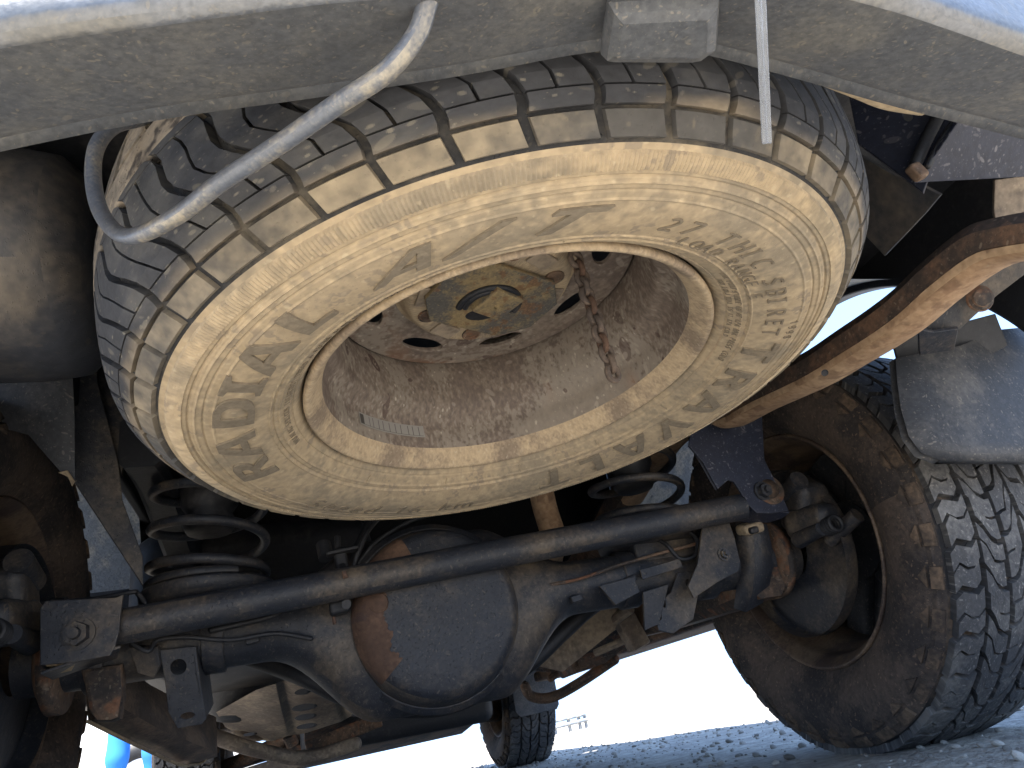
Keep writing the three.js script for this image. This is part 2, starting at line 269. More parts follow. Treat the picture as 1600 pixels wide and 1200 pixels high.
// ---------------------------------------------------------------- the spare wheel
{
  const spareTex = dataTex(2048, (u, v) => {
    const big = NA.fbm(u, v, 5, 5), mid = NB.fbm(u, v, 18, 5), fine = NC.fbm(u, v, 150, 3);
    let c = mix([0.27, 0.222, 0.155], CLAY, sm(0.34, 0.62, 0.3 * big + 0.5 * mid + 0.2 * fine)).map(x => x * (0.8 + 0.4 * fine));
    c = mix(c, [0.14, 0.12, 0.1], 0.55 * sm(0.60, 0.70, mid) * sm(0.45, 0.6, fine));
    return mix(c, [0.6, 0.5, 0.34], 0.35 * SP2(u, v));
  }, true, 1.0);
  const wallMat = mat(spareTex, 0.92, 0, crustBump, 0.0007);
  const treadTex = dataTex(2048, (u, v) => {             // worn rubber with clay left on the shoulder edge (low v) and thin scratches
    const big = NA.fbm(u, v, 6, 5), mid = NB.fbm(u, v, 26, 5), fine = NC.fbm(u, v, 150, 3);
    let c = [0.036, 0.037, 0.041].map(x => x * (0.7 + 0.6 * fine));
    c = mix(c, [0.14, 0.13, 0.112], 0.5 * sm(0.45, 0.7, 0.5 * big + 0.5 * mid));
    const edge = v * 0.5 + 0.034 * (NB.fbm(u, 0.37, 9, 4) - 0.5) + 0.014 * (mid - 0.5);
    c = mix(c, CLAY.map(x => x * (0.75 + 0.5 * fine)), 0.5 * sm(0.033, 0.018, edge));
    return mix(c, [0.34, 0.3, 0.22], Math.min(1, SP1(u, v) * 0.22 + SP2(v, u) * 0.4));
  }, true, 1.0); treadTex.repeat.set(1, 2);
  const treadMat = mat(treadTex, 0.6, 0, grainBump, 0.0005);
  treadMat.roughness = 0.78;
  const mudTex = grime({ base: [0.12, 0.105, 0.085], dust: [0.27, 0.22, 0.16], lo: 0.36, hi: 0.6, spots: 0.5, rust: [0.035, 0.03, 0.028], rustAmount: 0.9, tile: 0.3, shift: 0.63 });
  const shoulderMat = mat(grime({ base: [0.085, 0.08, 0.073], dust: [0.31, 0.25, 0.165], lo: 0.36, hi: 0.68, spots: 0.25, tile: 0.7, shift: 0.47 }), 0.92, 0, crustBump, 0.0008);
  const mudMat = mat(mudTex, 0.9, 0, crustBump, 0.003);
  const grooveMat = mat(grime({ base: [0.022, 0.022, 0.023], dust: [0.11, 0.092, 0.066], lo: 0.4, hi: 0.7, spots: 0.3, tile: 0.25, shift: 0.25 }), 0.85, 0, crustBump, 0.0015);

  const N = new THREE.Vector3(-0.0606, 1, -0.0333).normalize(), F = 0.096;       // F: from wheel middle to the flange plane
  const centre = new THREE.Vector3(-0.0302, 0.4919, 0.5572).addScaledVector(N, F);
  const spare = thing('spare_wheel_assembly', 'clay covered spare wheel hung flat under the vehicle behind the axle', 'spare wheel', centre.toArray());
  spare.quaternion.setFromUnitVectors(new THREE.Vector3(0, 1, 0), N);
  // carcass: bead -> lower sidewall -> shoulder -> tread base -> upper side
  const lower = smoothPts([[0.225, -0.078], [0.234, -0.097], [0.246, -0.108], [0.270, -0.119], [0.300, -0.126], [0.330, -0.1255], [0.346, -0.1225], [0.358, -0.117]], 260)
    .map(([r, y]) => { let d = 0; for (const [c, w, k] of [[0.2405, 0.0008, -0.0014], [0.2535, 0.0010, 0.0018], [0.2600, 0.0009, -0.0014], [0.2625, 0.0009, 0.0016], [0.3135, 0.0008, 0.0012], [0.3225, 0.0008, -0.0016], [0.3295, 0.0009, 0.0016], [0.335, 0.0012, -0.0018]]) d += k * Math.exp(-(((r - c) / w) ** 2)); return [r, y - d]; });
  const base = smoothPts([[0.358, -0.117], [0.364, -0.111], [0.377, -0.099], [0.389, -0.079], [0.397, -0.04], [0.399, 0], [0.397, 0.04], [0.389, 0.078], [0.377, 0.098], [0.358, 0.117]], 60);
  const upper = smoothPts([[0.358, 0.117], [0.330, 0.127], [0.30, 0.128], [0.26, 0.118], [0.225, 0.085]], 24);
  const dense = smoothPts(lower, 300);
  const tyre = mesh('tyre', ring(dense, 240), wallMat, spare, true);
  mesh('tread_base', ring(base, 200), grooveMat, tyre, true);
  mesh('upper_sidewall', ring(upper, 120), wallMat, tyre, true);
  { // band of fine ribs just below the tread edge
    const n = 620, rows = 5, pos = [], uv = [], idx = [], pr = [[0.3395, -0.1233], [0.3405, -0.1248], [0.346, -0.1236], [0.3525, -0.1208], [0.354, -0.1185]];
    for (let i = 0; i <= n * 2; i++) { const a = i / (n * 2) * Math.PI * 2, hi = i % 2 ? 0.0011 : 0; for (let j = 0; j < rows; j++) { const k = j > 0 && j < rows - 1 ? hi : 0; pos.push(pr[j][0] * Math.cos(a), pr[j][1] - k, pr[j][0] * Math.sin(a)); uv.push(a / Math.PI, pr[j][0]); } }
    for (let i = 0; i < n * 2; i++) for (let j = 0; j < rows - 1; j++) { const a = i * rows + j; idx.push(a, a + rows, a + 1, a + 1, a + rows, a + rows + 1); }
    let g = new THREE.BufferGeometry(); g.setAttribute('position', new THREE.Float32BufferAttribute(pos, 3)); g.setAttribute('uv', new THREE.Float32BufferAttribute(uv, 2)); g.setIndex(idx); g = g.toNonIndexed(); g.computeVertexNormals();
    mesh('ribbed_band', g, wallMat, tyre, true);
  }
  const prof = profileOf(base), K = 46, step = Math.PI * 2 / K, off = 111.5 * Math.PI / 180, L = prof.length;
  const r = rng(4);
  for (let k = 0; k < K; k++) {
    const a = off + k * step, gap = 0.0064 / 0.375, sip = 0.0016 / 0.375, s0 = 0.0235, s1 = 0.124;
    const lean = t => 0.13 * t + 0.05 * t * t - 0.02 * Math.sin(t * 9), jig = 0.004 * (r() - 0.5);
    const A0 = t => a + gap / 2 + lean(t) + jig, A1 = t => a + step - gap / 2 + lean(t) + jig;
    const mid = t => (A0(t) + A1(t)) / 2 + 0.006 * Math.sin(t * 14 + k);
    // the block is cut by a sipe that stops short of both ends
    mesh('tread_block', mergeGeometries([
      block(prof, s0, s0 + 0.012, t => A0(t * 0.132), t => A1(t * 0.132), 0.009, 2, 4, 0.0008, 0.002, s => 0.0055 + 0.0035 * sm(0.022, 0.05, s)),
      block(prof, s0 + 0.0119, s1 - 0.012, t => A0(0.131 + t * 0.737), t => mid(0.131 + t * 0.737) - sip / 2, 0.009, 8, 2, 0.0005, 0.002, s => 0.0055 + 0.0035 * sm(0.022, 0.05, s)),
      block(prof, s0 + 0.0119, s1 - 0.012, t => mid(0.131 + t * 0.737) + sip / 2, t => A1(0.131 + t * 0.737), 0.009, 8, 2, 0.0005, 0.002, s => 0.0055 + 0.0035 * sm(0.022, 0.05, s)),
      block(prof, s1 - 0.0121, s1, t => A0(0.868 + t * 0.132), t => A1(0.868 + t * 0.132), 0.009, 2, 4, 0.0008, 0.002, s => 0.0055 + 0.0035 * sm(0.022, 0.05, s))]), treadMat, tyre, true);
    mesh('shoulder_block', block(prof, 0.0026, s0 - 0.0016, t => A0(0) - 0.012 * (1 - t), t => A1(0) - 0.012 * (1 - t), 0.0048, 3, 4, 0.0008), shoulderMat, tyre, true);
  }
  mesh('centre_rib', ring(smoothPts([[0.395, -0.0115], [0.4075, -0.010], [0.408, 0], [0.4075, 0.02], [0.395, 0.0215]], 24), 160), mudMat, tyre, true);
  for (let k = 0; k < 40; k++) { const a = k * Math.PI / 20; mesh('far_tread_block', block(prof, 0.153, L - 0.004, t => a - 0.1 * t, t => a + 0.128 - 0.1 * t, 0.009, 6, 3), mudMat, tyre, true); }
  // raised lettering
  const yOf = rr => { for (let i = 1; i < dense.length; i++) if (dense[i][0] >= rr) return dense[i][1]; return dense[dense.length - 1][1]; };
  const D = Math.PI / 180;
  const write = (txt, f, size, wide, rr, from, stepDeg, h, slant, inward) => [...txt].forEach((ch, i) => { if (ch !== ' ') mesh('letter', sidewallText(ch, f, size, wide, rr, (from - (inward ? -1 : 1) * i * stepDeg) * D, yOf, h, slant, inward), letterMat, tyre); });
  const letterMat = mat(grime({ base: [0.18, 0.148, 0.105], dust: [0.27, 0.213, 0.138], lo: 0.48, hi: 0.95, tile: 0.25, shift: 0.21 }), 0.92, 0, grainBump, 0.0006);
  [['R', 203], ['A', 191], ['D', 178], ['I', 166], ['A', 158.5], ['L', 146]].forEach(([ch, a]) => write(ch, font, 0.0375, 1.75, 0.2775, a, 0, 0.0024, 0.1));
  write('A/T', font, 0.030, 1.9, 0.279, 129.5, 12.0, 0.0024, 0.5);
  [['T', 17], ['R', 5], ['A', -8], ['V', -21], ['A', -34], ['L', -48], ['T', -60]].forEach(([ch, a]) => write(ch, font, 0.040, 1.45, 0.266, a, 0, 0.0024, 0.12));
  write('27 THIC SBIRET', fontR, 0.0185, 1.05, 0.2775, 81, 4.5, 0.0016, 0.15);
  write('LOAD RANGE E', fontR, 0.0125, 1.1, 0.2615, 73.5, 3.1, 0.0014, 0);
  write('Speed 16 km', fontR, 0.020, 1.25, 0.3145, -138, 4.3, 0.0016, 0.2, true);
  write('1998', fontR, 0.009, 1.0, 0.305, 24, 2.0, 0.0009, 0);
  write('DOT TREAD 4 PLIES SIDEWALL 2 PLIES', fontR, 0.0052, 1.1, 0.2435, 168, 1.25, 0.0009, 0);
  write('MAX LOAD SINGLE KG AT KPA MAX PRESS COLD', fontR, 0.0052, 1.0, 0.2485, 52, 1.15, 0.0009, 0);
  write('MAX LOAD DUAL KG AT KPA COLD', fontR, 0.0045, 1.0, 0.2415, 48, 1.1, 0.0009, 0);
  write('WARNING SERIOUS INJURY', fontR, 0.0055, 1.1, 0.2435, 196, 1.3, 0.0009, 0);
  for (const a of [165, 192, 140, 122, 96, 70, 40, -22, -48, -75, -100, -128]) mesh('ridge', block(profileOf(dense), 0.035, 0.05, () => a * D, () => a * D + 0.006, 0.0011, 3, 1, 0.0002), wallMat, tyre, true);

  // rim: rolled flange, bead seat, drop well, and the disc far inside
  const rimTex = dataTex(2048, (u, v) => {
    const big = NA.fbm(u, v, 4, 5), mid = NB.fbm(u, v, 16, 5), fine = NC.fbm(u, v, 180, 3);
    let c = mix([0.165, 0.128, 0.103], [0.21, 0.168, 0.13], sm(0.35, 0.62, 0.6 * mid + 0.4 * fine)).map(x => x * (0.7 + 0.6 * fine));
    c = mix(c, [0.26, 0.11, 0.045], 0.8 * sm(0.55, 0.68, big));
    c = mix(c, [0.275, 0.24, 0.195], 0.6 * sm(0.49, 0.58, 0.45 * NB.fbm(u, v, 4, 4) + 0.25 * mid + 0.3 * fine + 0.14 * sm(0.07, 0.0, v)));
    c = mix(c, [0.065, 0.035, 0.028], SP3(u, v) * (mid > 0.52 ? 0.9 : 0));
    return mix(c, [0.5, 0.44, 0.36], Math.min(1, 0.75 * SP2(u, v) * sm(0.4, 0.6, mid) + 0.3 * SP1(v, u)));
  }, true, 1.0);
  const barrelMat = mat(rimTex, 0.75, 0.05, crustBump, 0.0008);
  const flangeMat = mat(grime({ base: [0.26, 0.2, 0.14], dust: [0.45, 0.345, 0.22], lo: 0.33, hi: 0.58, spots: 0.4, spotColor: [0.55, 0.48, 0.36], tile: 0.25, shift: 0.27 }), 0.85, 0, grainBump, 0.0006);
  const flange = smoothPts([[0.2285, -0.090], [0.2295, -0.0975], [0.2265, -0.1005], [0.222, -0.0985], [0.2165, -0.091], [0.2115, -0.084], [0.2085, -0.078]], 24);
  const rim = mesh('rim', ring(flange, 160), flangeMat, spare, true);
  mesh('barrel', ring(smoothPts([[0.2085, -0.078], [0.2065, -0.062], [0.2055, -0.045], [0.200, -0.034], [0.1905, -0.024], [0.187, -0.01], [0.187, 0.02], [0.192, 0.045], [0.199, 0.062], [0.202, 0.08]], 60), 160), barrelMat, rim, true);
  { // disc: a shallow bowl with hand holes, its hub face standing towards the camera
    const discShape = new THREE.Shape(); discShape.absarc(0, 0, 0.188, 0, Math.PI * 2);
    for (let k = 0; k < 8; k++) { const a = k * Math.PI / 4 + 0.35, h = new THREE.Path(); h.absellipse(0.146 * Math.cos(a), 0.146 * Math.sin(a), 0.0145, 0.032, 0, Math.PI * 2, true, a); discShape.holes.push(h); }
    const g = new THREE.ExtrudeGeometry(discShape, { depth: 0.004, bevelEnabled: true, bevelSize: 0.001, bevelThickness: 0.001, bevelSegments: 2, curveSegments: 24 }); g.rotateX(Math.PI / 2); g.translate(0, 0.049, 0);
    mesh('disc', g, barrelMat, rim);
    const hub = ring(smoothPts([[0.118, 0.046], [0.108, 0.041], [0.102, 0.029], [0.097, 0.0235], [0.089, 0.021], [0.068, 0.0215], [0.0001, 0.021]], 40), 96);
    mesh('hub_face', hub, M.sandy, rim, true);
    for (let k = 0; k < 6; k++) { const a = k * Math.PI / 3 + 0.95; const p = rbox(0.023, 0.004, 0.034, [0, 0, 0], null, 0.002); p.rotateY(-a + 0.0); p.translate(0.080 * Math.cos(a), 0.0195, 0.080 * Math.sin(a)); mesh('bolt_pad', p, M.guard, rim); 
      const b = a + 0.5, t = new THREE.TorusGeometry(0.0105, 0.002, 8, 24); t.rotateX(Math.PI / 2); t.translate(0.079 * Math.cos(b), 0.02, 0.079 * Math.sin(b)); mesh('bolt_hole', [t, (() => { const c = new THREE.CylinderGeometry(0.0095, 0.0095, 0.001, 24); c.translate(0.079 * Math.cos(b), 0.0198, 0.079 * Math.sin(b)); return c; })()], M.chassisBrown, rim); }
  }
  { // printed strip stuck inside the barrel
    const c = document.createElement('canvas'); c.width = 512; c.height = 96; const x = c.getContext('2d'); x.fillStyle = '#8d8983'; x.fillRect(0, 0, 512, 96); x.fillStyle = '#45413d';
    x.fillRect(8, 10, 34, 76); let q = 90; const r2 = rng(8); while (q < 500) { x.fillRect(q, 10, 4, 76); q += 26 + 34 * r2(); }
    x.fillStyle = 'rgba(70,66,62,0.55)'; x.fillRect(42, 10, 460, 4);
    const t = new THREE.CanvasTexture(c); t.colorSpace = THREE.SRGBColorSpace;
    const st = (a0, a1, y0, y1, m, name) => { const pos = [], uv = [], idx = []; for (let i = 0; i <= 16; i++) { const a = (a0 + (a1 - a0) * i / 16) * D; for (let j = 0; j < 2; j++) { pos.push(0.2052 * Math.cos(a), j ? y1 : y0, 0.2052 * Math.sin(a)); uv.push(i / 16, j); } } for (let i = 0; i < 16; i++) idx.push(2 * i, 2 * i + 1, 2 * i + 2, 2 * i + 1, 2 * i + 3, 2 * i + 2);
      const g = new THREE.BufferGeometry(); g.setAttribute('position', new THREE.Float32BufferAttribute(pos, 3)); g.setAttribute('uv', new THREE.Float32BufferAttribute(uv, 2)); g.setIndex(idx); g.computeVertexNormals(); mesh(name, g, m, rim, true); };
    st(-141, -110, -0.047, -0.064, new THREE.MeshStandardMaterial({ map: t, roughness: 0.7, side: THREE.DoubleSide }), 'barcode_label');
  }
  // the hanger on the hub: rusty plate, square hook end, dark coiled cable
  const hang = thing('spare_wheel_hanger', 'rusty square hanger plate holding the spare wheel at its hub', 'wheel hanger', centre.toArray());
  hang.quaternion.copy(spare.quaternion);
  const hs = new THREE.Shape([[-0.08, -0.024], [-0.052, -0.057], [0.052, -0.057], [0.083, -0.026], [0.083, 0.026], [0.05, 0.057], [-0.05, 0.057], [-0.08, 0.026]].map(p => new THREE.Vector2(...p)));
  const hp = new THREE.ExtrudeGeometry(hs, { depth: 0.003, bevelEnabled: true, bevelSize: 0.0015, bevelThickness: 0.0015, bevelSegments: 2 }); hp.rotateX(Math.PI / 2); hp.rotateY(0.45); hp.translate(0, 0.016, 0);
  const rustYellow = mat(grime({ base: [0.085, 0.08, 0.07], dust: [0.23, 0.17, 0.085], lo: 0.38, hi: 0.6, rust: [0.15, 0.075, 0.035], rustAmount: 0.7, spots: 0.4, spotColor: [0.4, 0.3, 0.14], tile: 0.16, shift: 0.44 }), 0.85, 0.05, crustBump, 0.0012);
  mesh('plate', hp, rustYellow, hang);
  const dia = rbox(0.046, 0.012, 0.046, [0, 0, 0], [0, 0.55, 0], 0.003); dia.translate(0.004, 0.008, 0.004); mesh('hook_end', [dia, rod([0.004, 0.004, 0.004], [0.004, -0.002, 0.004], 0.006, 0.004)], rustYellow, hang);
  const arcs = []; for (const q of [0.030, 0.037]) { const t = new THREE.TorusGeometry(q, 0.0042, 10, 40, Math.PI * 1.1); t.rotateX(Math.PI / 2); t.rotateY(0.35); t.translate(-0.004, 0.0105, -0.006); arcs.push(t); } mesh('cable_coil', arcs, M.black, hang);
  const wr = new THREE.SphereGeometry(1, 24, 12); wr.scale(0.03, 0.004, 0.018); wr.translate(-0.01, 0.0145, -0.024); mesh('dark_boss', wr, M.black, hang);
}
{ // safety chain
  const a = V([0.043, 0.609, 0.633]), b = V([0.065, 0.463, 0.606]), d = b.clone().sub(a), n = 13, len = d.length() / n;
  const chain = thing('safety_chain', 'short rusty chain dangling inside the rim of the spare wheel', 'chain', a.toArray());
  for (let i = 0; i < n; i++) {
    const L = len * 1.55, w = 0.0070, pts = []; for (let k = 0; k <= 24; k++) { const t = k / 24 * Math.PI * 2, s = Math.sin(t), c = Math.cos(t); pts.push(V(w * c, (L / 2 - w) * Math.sign(s) * Math.pow(Math.abs(s), 0.3) * 0.75 + w * s, 0)); }
    const g = new THREE.TubeGeometry(new THREE.CatmullRomCurve3(pts, true), 36, 0.0035, 8, true);
    g.rotateY(i % 2 ? 0.2 : 1.55); g.applyQuaternion(new THREE.Quaternion().setFromUnitVectors(new THREE.Vector3(0, 1, 0), d.clone().normalize()));
    const wob = 0.0016 * Math.sin(i * 1.3); g.translate(d.x * (i + 0.5) / n + wob, d.y * (i + 0.5) / n, d.z * (i + 0.5) / n - wob);
    mesh('chain_link', g, i % 4 === 1 ? M.rustDeep : M.dustBrown, chain);
  }
}

// ---------------------------------------------------------------- road wheels
const sideBrown = mat(grime({ base: [0.032, 0.027, 0.025], dust: [0.095, 0.07, 0.053], lo: 0.36, hi: 0.62, spots: 0.45, spotColor: [0.3, 0.2, 0.13], tile: 0.35, shift: 0.35 }), 0.85, 0, crustBump, 0.0015);
const lugMat = mat(grime({ base: [0.05, 0.038, 0.03], dust: [0.17, 0.115, 0.072], lo: 0.38, hi: 0.66, tile: 0.3, shift: 0.72 }), 0.9, 0, crustBump, 0.002);
const treadBlue = mat(grime({ base: [0.05, 0.05, 0.052], dust: [0.15, 0.142, 0.13], lo: 0.42, hi: 0.7, spots: 0.5, spotColor: [0.33, 0.31, 0.28], tile: 0.3, shift: 0.81 }), 0.75, 0, grainBump, 0.001);
const treadDeep = mat(grime({ base: [0.016, 0.016, 0.017], dust: [0.09, 0.065, 0.045], lo: 0.45, hi: 0.65, spots: 0.3, tile: 0.3, shift: 0.66 }), 0.85, 0, crustBump, 0.001);
const rimBrown = mat(grime({ base: [0.085, 0.062, 0.05], dust: [0.19, 0.135, 0.09], lo: 0.36, hi: 0.6, spots: 0.3, tile: 0.3, shift: 0.15 }), 0.55, 0.25, crustBump, 0.0006);
function roadWheel(name, label, at, turnY, detail, group) {          // inner side towards -y before it is stood up; inner side faces -x when turnY = 0
  const w = thing(name, label, 'wheel', at, group), Q = new THREE.Matrix4().makeRotationZ(-Math.PI / 2);   // local y -> x
  const wall = smoothPts([[0.224, -0.088], [0.232, -0.102], [0.25, -0.116], [0.285, -0.131], [0.318, -0.134], [0.345, -0.127], [0.361, -0.117]], 60).map(([r, y]) => { let d = 0; for (const [c, s, k] of [[0.246, 0.0015, 0.0012], [0.342, 0.0014, -0.0014], [0.35, 0.0014, 0.0014]]) d += k * Math.exp(-(((r - c) / s) ** 2)); return [r, y - d]; });
  const base = smoothPts([[0.361, -0.117], [0.365, -0.10], [0.369, -0.06], [0.3705, 0], [0.369, 0.06], [0.365, 0.10], [0.361, 0.117]], 60), outer = wall.map(([r, y]) => [r, -y]).reverse();
  const put = (n, g, m, p) => { g = g.index ? g.toNonIndexed() : g; g.applyMatrix4(Q); return mesh(n, g, m, p, true); };
  const tyre = put('tyre', ring(wall, 140), sideBrown, w);
  put('tread_base', ring(base, 120), treadDeep, tyre); put('outer_sidewall', ring(outer, 100), sideBrown, tyre);
  const prof = profileOf(base), L = prof.length, K = 34, st = Math.PI * 2 / K, blocks = [];
  const rows = [[0.004, 0.0535, 0.15, 0.013, 0.0], [0.0576, 0.1002, -0.34, 0.011, 0.5], [0.1044, 0.1432, 0.4, 0.011, 0.1], [0.1474, 0.1902, -0.34, 0.011, 0.6], [0.1941, L - 0.004, 0.15, 0.013, 0.3]];
  rows.forEach(([s0, s1, sk, gap, ph], ri) => { for (let k = 0; k < K; k++) {
    const a = (k + ph) * st, zig = t => sk * st * 1.6 * t + 0.02 * Math.sin(t * Math.PI * 2 + ri), g2 = gap / 0.38 / 2 * 0.6;
    const cut = 0.5 + 0.08 * Math.sin(k * 2.1 + ri), sip = 0.0022;
    blocks.push(mergeGeometries([block(prof, s0 + 0.004 * (k % 2), s1 - 0.004 * ((k + 1) % 2), t => a + g2 + zig(t), t => a + st * cut - sip + zig(t) + 0.008 * Math.sin(t * 9), 0.013, 4, 2), block(prof, s0, s1, t => a + st * cut + sip + zig(t) + 0.008 * Math.sin(t * 9), t => a + st - g2 + zig(t), 0.013, 4, 2)]));
  } });
  if (detail) for (const b of blocks) put('tread_block', b, treadBlue, tyre); else put('tread', mergeGeometries(blocks), treadBlue, tyre);
  const wp = profileOf(wall), lugs = [];
  for (let k = 0; k < K; k++) { const a = k * st + 0.02; lugs.push(block(wp, wp.length - 0.020, wp.length - 0.002, () => a, () => a + st * 0.55, 0.005, 2, 2)); lugs.push(block(wp, wp.length - 0.040, wp.length - 0.025, t => a + st * 0.28 * (1 - t), t => a + st * 0.28 + st * 0.3 * t, 0.0045, 2, 2)); }
  if (detail) for (const b of lugs) put('side_lug', b, lugMat, tyre); else put('side_lugs', mergeGeometries(lugs), lugMat, tyre);
  const rim = put('rim', ring(smoothPts([[0.2285, -0.092], [0.2305, -0.103], [0.226, -0.106], [0.221, -0.101], [0.2145, -0.09], [0.208, -0.078], [0.204, -0.05], [0.196, -0.03], [0.19, -0.01], [0.192, 0.05], [0.205, 0.08], [0.226, 0.1]], 60), 120), rimBrown, w);
  const spokes = []; for (let k = 0; k < 6; k++) { const a = k * Math.PI / 3; const b = rbox(0.06, 0.03, 0.15, [0, 0.06, 0.125], null, 0.012); b.rotateY(a); spokes.push(b); } const hb = new THREE.CylinderGeometry(0.07, 0.08, 0.04, 32); hb.translate(0, 0.055, 0); spokes.push(hb); const blockDisc = new THREE.CylinderGeometry(0.205, 0.205, 0.01, 48); blockDisc.translate(0, 0.075, 0); spokes.push(blockDisc);  // solid disc added across the spokes to stop light passing through
  const sg = mergeGeometries(spokes.map(s => boxUV(s))); sg.applyMatrix4(Q); mesh('spoked_face', sg, M.plastic, rim);
  w.rotation.y = turnY; return w;
}
roadWheel('road_wheel_assembly', 'rear wheel with chunky off-road tread next to the mud flap', [0.785, 0.372, 0], 0, true);
roadWheel('road_wheel_assembly', 'dark rear wheel at the edge of the picture, inner side showing beside the coil spring', [-0.785, 0.372, 0], Math.PI, false);
roadWheel('road_wheel_assembly', 'distant front wheel with a mud flap hanging behind its tread', [0.775, 0.376, -2.75], 0.0, false);
roadWheel('road_wheel_assembly', 'far front tyre peeping below the lower suspension arm beside blue trousers', [-0.775, 0.376, -2.75], Math.PI, false);

// ---------------------------------------------------------------- body shell, floor, arches
{
  const body = thing('vehicle_body', 'dark underside of the vehicle body with floor, wheel arches and sills', 'vehicle body', [0, 0.8, -0.8]);
  mesh('floor_panel', [rbox(1.84, 0.05, 1.9, [0, 0.92, 0.0]), rbox(1.5, 0.05, 2.6, [0, 0.66, -2.2]), rbox(1.5, 0.36, 0.05, [0, 0.78, -0.925])], M.black, body);
  // outer skin with the wheel openings cut out
  for (const s of [-1, 1]) {
    const sh = new THREE.Shape(); sh.moveTo(1.0, 0.60); sh.lineTo(0.48, 0.565); sh.absarc(0, 0.40, 0.505, 0.33, Math.PI - 0.33, false); sh.lineTo(-0.50, 0.46); sh.lineTo(-2.28, 0.46); sh.absarc(-2.75, 0.40, 0.46, 0.13, Math.PI - 0.13, false); sh.lineTo(-3.5, 0.5); sh.lineTo(-3.5, 1.1); sh.lineTo(-2.2, 1.15); sh.lineTo(-1.5, 1.75); sh.lineTo(0.8, 1.78); sh.lineTo(1.02, 1.2); sh.lineTo(1.0, 0.6);
    const g = new THREE.ExtrudeGeometry(sh, { depth: 0.03, bevelEnabled: true, bevelSize: 0.006, bevelThickness: 0.006, bevelSegments: 2, curveSegments: 40 }); g.rotateY(-Math.PI / 2); g.scale(1, 1, 1); g.translate(s > 0 ? 0.95 : -0.92, 0, 0);
    mesh('side_panel', g, M.black, body);
  }
  mesh('roof_panel', [rbox(1.84, 0.04, 2.4, [0, 1.79, -0.35]), rbox(1.84, 0.04, 1.4, [0, 1.13, -2.85])], plain(0.35, 0.36, 0.37, 0.35, 0.2), body);
  mesh('tail_panel', rbox(1.84, 1.15, 0.04, [0, 1.24, 1.0]), plain(0.35, 0.36, 0.37, 0.35, 0.2), body);
  mesh('nose_panel', rbox(1.84, 0.6, 0.05, [0, 0.8, -3.5]), M.plastic, body);
  for (const s of [-1, 1]) { // inner arch liners
    const a0 = s < 0 ? -0.5 : 0.9, a1 = 2.9, secs = []; for (let i = 0; i <= 28; i++) { const a = a0 + (a1 - a0) * i / 28, rr = 0.515; const z = rr * Math.cos(a), y = 0.40 + rr * Math.sin(a); secs.push([[s * 0.60, y, z], [s * 0.75, y, z], [s * 0.915, y, z]]); }
    mesh('wheel_arch_liner', sweep(secs), M.liner, body);
    mesh('inner_arch_wall', rbox(0.02, 0.4, 0.9, [s * 0.59, 0.9, -0.1]), M.black, body);
  }
  for (const s of [-1, 1]) mesh('inner_sill', rbox(0.26, 0.3, 1.75, [s * 0.72, 0.575, -1.36], null, 0.03), M.black, body);
  settle(body);
}
{ // running boards
  for (const s of [1]) {
    const t = thing('running_board', 'long dark step board along the sunlit side before the front wheel', 'running board', [s * 0.83, 0.33, -1.3]);
    mesh('step', rbox(0.17, 0.045, 1.75, [s * 0.83, 0.345, -1.32], [0.02, 0, 0], 0.015), M.chassisBrown, t);
    for (const z of [-0.7, -1.3, -1.95]) mesh('bracket', tube([[s * 0.78, 0.36, z], [s * 0.66, 0.40, z], [s * 0.5, 0.46, z]], 0.016, 16, 10), M.chassisBrown, t);
    settle(t);
  }
}
